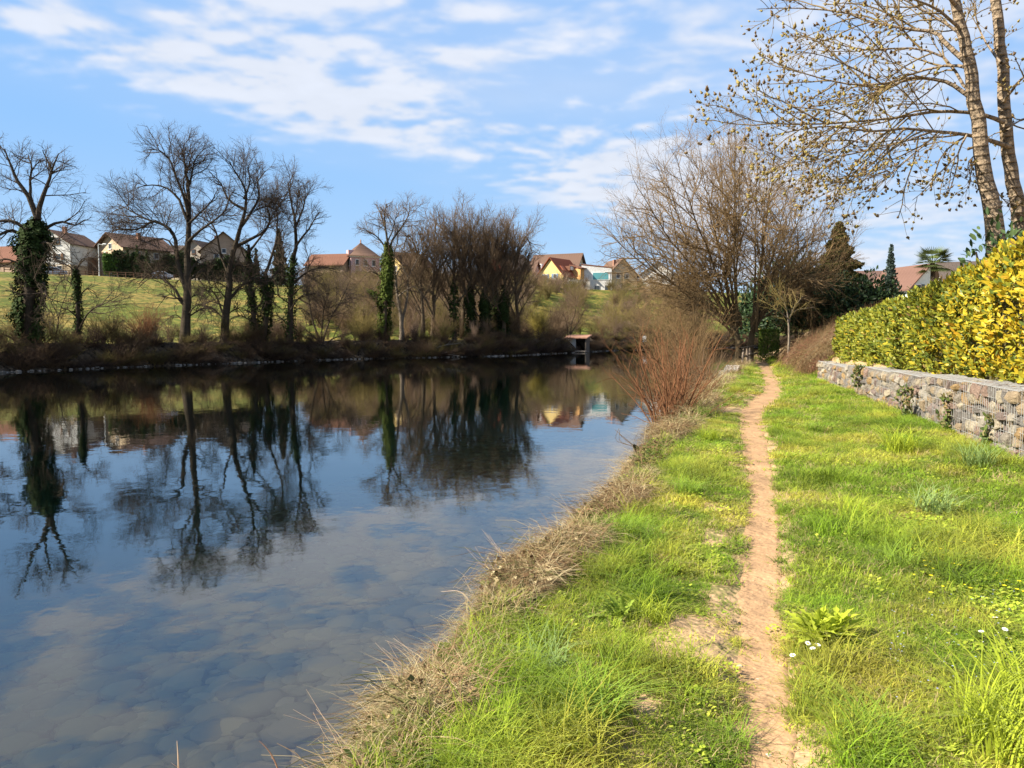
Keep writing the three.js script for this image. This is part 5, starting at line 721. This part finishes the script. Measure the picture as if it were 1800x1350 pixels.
{
  const r = seeded(241), turf = [[], [], []], tall = [[], [], []], dry = [[], []], weeds = [[], []];
  // one flat colour for a whole clump: greener or yellower grass, lighter or darker kinds
  const G = (tone, yellow) => C(mix(0.20, 0.46, yellow) * tone, mix(0.31, 0.42, yellow) * tone, mix(0.018, 0.06, yellow) * tone);
  const tilt = (p, s, sy) => new THREE.Matrix4().compose(p, new THREE.Quaternion().setFromEuler(new THREE.Euler((r() - 0.5) * 0.35, r() * 6.283, (r() - 0.5) * 0.35)), V(s, sy ?? s, s));
  const bands = [[2.0, 5.0, 1500, 1.0], [5, 9, 750, 1.25], [9, 16, 330, 1.7], [16, 27, 130, 2.3], [27, 46, 60, 3.0]];
  for (const [a0, a1, den, sc] of bands) {
    const n = Math.round((a1 - a0) * 6.4 * den);
    for (let k = 0; k < n; k++) {
      const a = mix(a0, a1, r()), e = edgeLat(a), l = e - 0.5 + r() * 6.4, w = wallLat(a), limit = a < WALL_END ? w - 0.05 : 2.6; if (l > limit) continue;
      const [x, z] = XZ(a, l); if (!inView(x, z)) continue;
      const o = offPath(a, l); if (o < 0.055 * sc - 0.015 && !(o > -0.03 && r() < 0.1)) continue;
      const ed = l - e, patch = fbm(a * 0.8 + 3, l * 1.1, 3), tone = (0.55 + 0.75 * r()) * (0.62 + 0.76 * fbm(a * 2.3 + 31, l * 2.3, 3)), yel = clamp(0.34 + (fbm(a * 1.7, l * 1.9 + 20, 3) - 0.5) * 2.2 + (r() - 0.5) * 0.5), p = V(x, nearY(a, l) - 0.006, z);
      const worn = smooth(0.75, 0.1, l < pathL(a) ? o : o * 2.4), bb = bare(a, l);
      if (bb > 0.24 && r() < 0.94) continue; if (worn > 0.4 && fbm(a * 5, l * 9, 3) > 0.54 && r() < 0.85) continue;
      if (ed < 0.16) { const straw = fbm(a * 1.5 + 2, l * 1.8, 2) > 0.5; if (r() < (straw ? 0.6 : 0.12)) dry[r() < 0.6 ? 0 : 1].push([tilt(p, sc * (0.6 + 0.6 * r())), [C(0.38, 0.29, 0.14), C(0.30, 0.21, 0.10), C(0.44, 0.36, 0.19), C(0.22, 0.13, 0.065)][Math.floor(r() * 4)]]); else if (r() < 0.6) weeds[0].push([tilt(p, Math.min(1.6, sc) * (0.7 + 0.5 * r())), [C(0.08, 0.11, 0.02), C(0.14, 0.15, 0.03), C(0.15, 0.09, 0.04)][Math.floor(r() * 3)]]); else if (r() < 0.12) tall[Math.floor(r() * 3)].push([tilt(p, Math.min(sc, 1.5) * (0.4 + 0.4 * r())), G(tone, yel)]); if (r() < (straw ? 0.8 : 0.35)) continue; }
      const lush = smooth(0.50, 0.62, patch) * (1 - worn) * smooth(0.05, 0.3, ed);
      if (r() < lush * (sc > 1.5 ? 0.35 : 0.22)) { tall[Math.floor(r() * 3)].push([tilt(p, sc * (0.55 + 0.5 * r()) * (sc > 1.5 ? 0.62 : 1), sc * (0.5 + 0.5 * r()) * (sc > 1.5 ? 0.5 : 0.95)), G(tone, yel * 0.8)]); continue; }
      const weedy = smooth(0.9, 1.6, l) * smooth(8.5, 5.5, a) * smooth(0.36, 0.5, fbm(a * 1.3 + 8, l * 1.3, 2)) + 0.02;
      if (r() < weedy * 0.85) { weeds[Math.floor(r() * 2)].push([tilt(p, Math.min(sc, 1.3) * (0.6 + 0.4 * r())), G(tone * 1.05, 0.15 + 0.45 * r())]); if (r() < 0.6) continue; }
      const short = mix(1.25, 0.55, worn);
      turf[Math.floor(r() * 3)].push([tilt(p, sc * (0.85 + 0.3 * r()), sc * short * (0.75 + 0.6 * r()) * (sc > 1.5 ? 0.75 : 1)), r() < 0.10 ? C(0.42, 0.32, 0.15) : G(tone, yel)]);
    }
  }
  turf.forEach((l, k) => copies('turf_grass', turfA[k], grassMat, l, 'short green turf on both sides of the path', 'grass')); tall.forEach((l, k) => copies('tall_grass', tallA[k], grassMat, l, 'longer grass growing in patches off the path', 'grass')); dry.forEach((l, k) => copies('dry_grass', dryA[k], dryMat, l, 'dry straw and dead stalks along the bank edge', 'dry grass')); weeds.forEach((l, k) => copies('weeds', weedA[k], weedMat, l, 'small leafy weeds among the grass', 'weeds'));
}
// dead matted stalks and bramble litter of the bank edge
{
  const r = seeded(251), mat = (() => { const b = new Build(), q = seeded(252); for (let k = 0; k < 46; k++) { const a = q() * 6.283, l = 0.08 + 0.2 * q(), o = [(q() - 0.5) * 0.3, 0.02 + 0.10 * q(), (q() - 0.5) * 0.3], c = [o, [o[0] + Math.cos(a) * l * 0.5, o[1] + 0.05 * q(), o[2] + Math.sin(a) * l * 0.5], [o[0] + Math.cos(a) * l, o[1] - 0.03 + 0.1 * (q() - 0.4), o[2] + Math.sin(a) * l]]; b.tube(c, [0.0016, 0.0014, 0.0008], 3); } for (let k = 0; k < 26; k++) { const d = anyDir(q), e = anyDir(q), f = unit(cross(d, e)); b.quad([d[0] * 0.14, 0.04 + 0.08 * q(), d[2] * 0.14], e.map((x) => x * 0.04), f.map((x) => x * 0.015), cross(e, f)); } return b.geo(); })(), list = [];
  for (let k = 0; k < 2600; k++) { const a = 1.8 + Math.pow(r(), 1.5) * 20, l = edgeLat(a) + 0.16 - r() * 0.55, [x, z] = XZ(a, l); if (!inView(x, z) || fbm(a * 1.5 + 2, l * 1.8, 2) < 0.52) continue; const s = (0.55 + 0.6 * r()) * (a > 10 ? 1.3 : 1); list.push([new THREE.Matrix4().compose(V(x, nearY(a, l), z), new THREE.Quaternion().setFromEuler(new THREE.Euler(0, r() * 6.28, 0.5 * r())), V(s, s, s)), [C(0.34, 0.25, 0.12), C(0.22, 0.14, 0.07), C(0.15, 0.09, 0.045), C(0.42, 0.33, 0.18), C(0.11, 0.11, 0.035)][Math.floor(r() * 5)]]); }
  copies('plant_litter_undergrowth', mat, std(C(1, 1, 1)), list, 'matted brown stalks and dead leaves on the bank edge', 'plant litter');
}
// single bigger tussocks
{
  const r = seeded(261), shapes = [blades(262, 190, 0.13, 0.20, 0.42, 0.0034, 1.1, 5), blades(263, 140, 0.12, 0.16, 0.34, 0.0032, 1.2, 5)], mats = [leafy(C(0.34, 0.40, 0.03), 0.4), leafy(C(0.21, 0.31, 0.03), 0.4), leafy(C(0.24, 0.33, 0.10), 0.4)];
  const spots = [[1775, 1330, 0, 0, 1.25, 'big bright tussock of long arching grass'], [1040, 1265, 1, 1, 1.0, 'dark green tussock on the river side of the path'], [1095, 950, 0, 1, 0.9, 'upright tussock beside the dry bank straw'], [1205, 875, 1, 1, 1.0, 'leaning tussock halfway between path and water'], [1735, 1290, 0, 0, 0.9, 'second bright tussock growing into the big arching one'], [1800, 1250, 0, 0, 1.2, 'tall bright tussock behind the big arching one'], [1380, 900, 1, 1, 0.6, 'small tuft on the hedge side of the path'], [1250, 780, 1, 0, 1.1, 'lush tussock on the river side before the osiers'], [1235, 735, 0, 1, 1.1, 'dark lush tussock beside the reddish osier'], [1430, 760, 1, 1, 1.2, 'soft tussock between path and gabion wall'], [960, 1180, 1, 2, 0.8, 'pale tussock in the straw of the bank edge'], [1150, 960, 1, 1, 0.9, 'bushy tussock above the dock plant'], [1540, 1300, 1, 1, 0.8, 'thin tussock below the white flowers'], [1585, 800, 0, 0, 1.5, 'tall grass tussock in front of the gabion wall'], [1640, 905, 1, 2, 1.3, 'blue-green tussock facing the gabion foot'], [1500, 915, 1, 0, 1.1, 'spiky tussock in the middle of the verge'], [1150, 1090, 1, 0, 0.8, 'small tussock by the bare soil patch'], [1720, 830, 0, 2, 1.3, 'grey-green tussock at the foot of the ivied gabion'], [1580, 1000, 1, 1, 1.0, 'tussock among the yellow-flowered weeds'], [1290, 1290, 1, 1, 0.55, 'little tuft at the edge of the path']];
  for (const [px, py, s, m, k, label] of spots) { const q = onGround(px, py), [a, l] = AL(q.x, q.z), g = base('grass_tussock', nearPoint(a, l, -0.02), r() * 6.28); g.scale.setScalar(k); part('blades', shapes[s], mats[m], g).userData.kind = 'stuff'; tag(g, label, 'grass tussock', 'grass tussocks of the verge'); }
}
// leafy rosette, docks, flowers, pebbles, stems over the water
{
  const r = seeded(271), M1 = leafy(C(0.40, 0.46, 0.035), 0.45);
  const long = (l, w, bend) => { const b = new Build(), n = 13; for (let i = 0; i <= n; i++) { const f = i / n, y = l * (0.75 * f - 0.55 * bend * f * f), z = l * (0.55 * f + 0.35 * bend * f * f), ww = w * Math.pow(Math.sin(Math.PI * Math.min(1, 0.08 + f * 0.92)), 0.8) * (0.5 + 0.75 * (i % 2)); b.vert(-ww, y + ww * 0.4, z, -0.4, 0.9, 0); b.vert(0, y, z, 0, 1, 0); b.vert(ww, y + ww * 0.4, z, 0.4, 0.9, 0); if (i) { const q = (i - 1) * 3; b.i.push(q, q + 1, q + 3, q + 1, q + 4, q + 3, q + 1, q + 2, q + 4, q + 2, q + 5, q + 4); } } const g = b.geo(); g.computeVertexNormals(); return g; };
  const shapes = [long(0.21, 0.022, 0.5), long(0.24, 0.026, 0.8), long(0.18, 0.02, 0.2), long(0.16, 0.03, 0.9)];
  const rosette = (name, px, py, n, s, label, mat = M1) => { const q = onGround(px, py), [a, l] = AL(q.x, q.z), g = base(name, nearPoint(a, l, 0)); for (let k = 0; k < n; k++) { const m = part('leaf', shapes[Math.floor(r() * 4)], mat, g); m.rotation.set((r() - 0.75) * 1.1, r() * 6.283, 0, 'YXZ'); m.position.set((r() - 0.5) * (n > 100 ? 0.16 : 0.06), 0, (r() - 0.5) * (n > 100 ? 0.10 : 0.05)); m.scale.setScalar(s * (0.7 + 0.5 * r())); } tag(g, label, 'plant', 'leafy plants of the verge'); return g; };
  rosette('dandelion_plant', 1447, 1126, 270, 0.92, 'bushy yellow-green dandelion rosette beside the path'); rosette('dock_plant', 1085, 1092, 26, 0.8, 'broad-leaved dock plant on the river side of the path', leafy(C(0.24, 0.32, 0.04), 0.4)); rosette('dock_plant', 1078, 1020, 14, 0.8, 'upright dock plant just below the dry straw', leafy(C(0.25, 0.30, 0.04), 0.4)); rosette('dock_plant', 895, 1290, 16, 0.6, 'small dock plant near the ivy litter of the bank', leafy(C(0.22, 0.28, 0.04), 0.4));
  const petal = std(C(0.85, 0.85, 0.82)), eye = std(C(0.7, 0.5, 0.05)), stalk = leafy(C(0.15, 0.2, 0.04), 0.2);
  const head = (() => { const b = new Build(); for (let k = 0; k < 12; k++) { const a = k / 12 * 6.283, e = [Math.cos(a), 0.15, Math.sin(a)], f = [-Math.sin(a), 0, Math.cos(a)]; b.quad([0, 0, 0], e.map((x) => x * 0.012), f.map((x) => x * 0.0035), [0, 1, 0]); } return b.geo(); })(), disc = new THREE.SphereGeometry(0.005, 8, 5).scale(1, 0.5, 1), stem = new THREE.CylinderGeometry(0.0012, 0.0015, 0.07, 5).translate(0, -0.035, 0);
  const daisy = (px, py, label, s = 1) => { const q = onGround(px, py), [a, l] = AL(q.x, q.z), g = base('daisy_flower', nearPoint(a, l, 0.065)); part('petals', head, petal, g); part('flower_centre', disc, eye, g); part('stem', stem, stalk, g); g.rotation.set((r() - 0.3) * 0.7, r() * 6, (r() - 0.5) * 0.5); g.scale.setScalar(s); tag(g, label, 'flower', 'white flowers of the verge'); };
  for (const [x, y] of [[1393, 1157], [1413, 1140], [1420, 1142], [1428, 1152], [1437, 1147]]) daisy(x, y, 'white daisy at the foot of the dandelion rosette', 1.3);
  for (const [x, y] of [[1724, 1135], [1748, 1116], [1765, 1137], [1772, 1152]]) daisy(x, y, 'white daisy above the big bright tussock', 1.3);
  const fl = []; for (let k = 0; k < 70; k++) { const px = 1560 + r() * 230, py = 1040 + r() * 210, q = onGround(px, py), [a, l] = AL(q.x, q.z); fl.push([put(nearPoint(a, l, 0.05 + 0.03 * r()), r() * 6, 0.28 + 0.2 * r()), r() < 0.8 ? C(0.32, 0.36, 0.52) : C(0.5, 0.5, 0.5)]); } copies('speedwell_weeds', head, std(C(1, 1, 1)), fl, 'tiny pale blue flowers scattered in the verge', 'flowers');
  const yl = []; for (let k = 0; k < 70; k++) { const px = 1590 + r() * 210, py = 930 + r() * 130, q = onGround(px, py), [a, l] = AL(q.x, q.z); yl.push([put(nearPoint(a, l, 0.06 + 0.04 * r()), r() * 6, 0.7 + 0.5 * r()), C(0.80, 0.66, 0.02)]); } copies('yellow_flower_weeds', head, std(C(1, 1, 1)), yl, 'small yellow flowers in the leafy weeds by the wall', 'flowers');
  const pb = [lump(501, 0.6), lump(502, 0.55)]; [[1300, 1153, 0.022, 'white pebble on the bare soil at the path edge'], [1352, 1304, 0.018, 'white pebble in the middle of the path'], [1374, 1301, 0.013, 'small pale pebble at the grassy path edge'], [1333, 1283, 0.015, 'flat pale pebble on the path'], [1333, 1174, 0.015, 'pale pebble half sunk in the path']].forEach(([px, py, s, label], k) => { const q = onGround(px, py), [a, l] = AL(q.x, q.z), m = single('pebble', pb[k % 2], std(C(0.46, 0.40, 0.32)), label, 'pebble', 'pebbles on the path'); m.position.copy(nearPoint(a, l, s * 0.25)); m.scale.set(s * 1.3, s, s); m.rotation.y = r() * 6; });
  [[1745, 935, 0.16, 'flat pale stone in the verge below the gabion'], [1728, 950, 0.12, 'small tan stone in the bare spot of the verge'], [1775, 925, 0.14, 'light stone next to the leafy weeds'], [1790, 905, 0.13, 'rough pale stone by the bare spot']].forEach(([px, py, s, label], k) => { const q = onGround(px, py), [a, l] = AL(q.x, q.z), m = single('verge_stone', pb[k % 2], std(C(0.58, 0.49, 0.38), { map: rep(grainTex, 1) }), label, 'stone', 'stones in the verge'); m.position.copy(nearPoint(a, l, 0.02)); m.scale.set(s, s * 0.7, s * 0.7); m.rotation.y = r() * 6; });
  // bare stems sticking out over the water
  const cane = (name, pix, D, r0, mat, label, P) => { const raw = pix.map(([x, y, o = 0]) => at(x, y, D + o)), o = raw[0], g = base(name, o), b = new Build(), c = curve(raw.map((p) => [p.x - o.x, p.y - o.y, p.z - o.z]), 14); b.tube(c, c.map((_, i) => mix(r0, r0 * 0.35, i / 14)), 5); if (P) sprout(b, c, r0, r0 * 0.35, 0, P, r, null); part('stem', b.geo(), mat, g); tag(g, label, 'stem', 'dead stems over the water'); };
  const TP = { per: [9], from: [0.1], ratio: [0.2], angle: [0.9], least: [0.03], most: [0.14], seg: [3], wig: [0.25], up: [0.05], rad: [0.0022], sides: [3] }, cm = std(C(0.30, 0.17, 0.10)), pale = std(C(0.5, 0.36, 0.24));
  cane('bramble_cane', [[662, 1270, 0], [690, 1232, 0.06], [722, 1188, 0.14], [765, 1150, 0.3], [812, 1132, 0.4]], 3.25, 0.005, cm, 'long reddish bramble cane lying along the bank edge', TP); cane('dry_stem', [[838, 1075, 0], [825, 1055, 0], [808, 1040, 0.02], [775, 1040, 0.05]], 4.3, 0.003, pale, 'hooked pale dead stem above the shallow water'); cane('dry_stem', [[492, 1360, 0], [478, 1328, 0], [466, 1312, 0], [455, 1302, 0]], 2.55, 0.003, cm, 'short brown twig tip rising from the water margin', TP); cane('dry_stem', [[314, 1362, 0], [313, 1330, 0], [311, 1302, 0]], 2.45, 0.0028, pale, 'single pale upright twig over the shallow stones', TP);
  for (const [x, y, D] of [[1010, 905, 6.6], [960, 960, 5.6], [890, 985, 5.2], [870, 1010, 4.9], [850, 1060, 4.5], [745, 1170, 3.7], [720, 1190, 3.5], [600, 1300, 2.95]]) { const n = 5 + Math.floor(r() * 4), o = at(x, y, D), g = base('straw_stalks', o), b = new Build(); for (let k = 0; k < n; k++) { const c = curve([[(r() - 0.5) * 0.1 + 0.06, -0.12, (r() - 0.5) * 0.1], [(r() - 0.5) * 0.08 - 0.02, 0.03, (r() - 0.5) * 0.1], [-0.1 - 0.12 * r(), 0.08 + 0.12 * r(), (r() - 0.5) * 0.16]], 6); b.tube(c, c.map((_, i) => mix(0.0018, 0.0007, i / 6)), 3); } part('stalks', b.geo(), pale, g).userData.kind = 'stuff'; tag(g, 'loose spray of dead straw leaning out over the water', 'straw', 'straw sprays of the bank edge'); }
  { const D = 10.6, o = at(1128, 800, D), g = base('drift_log', o), b = new Build(), c = curve([[0.05, -0.1, 0], [-0.05, 0.06, 0.1], [-0.14, 0.16, 0.15]], 6); b.tube(c, [0.05, 0.05, 0.045, 0.042, 0.04, 0.036, 0.02], 8); part('log', b.geo(), M.barkDark, g); const t = new Build(); for (let k = 0; k < 4; k++) { const q = curve([[-0.12, 0.14, 0.12], [-0.2 - 0.06 * k, 0.2 + 0.05 * r(), 0.1], [-0.3 - 0.1 * r(), 0.3 + 0.1 * r(), 0.1 * r()]], 5); t.tube(q, q.map(() => 0.004), 3); } part('twigs', t.geo(), M.twigBrown, g); tag(g, 'broken dark branch stub jutting from the near bank', 'log'); }
}
scene.traverse((o) => { if (o.isMesh) { o.castShadow = true; o.receiveShadow = true; } });
renderer.render(scene, camera);
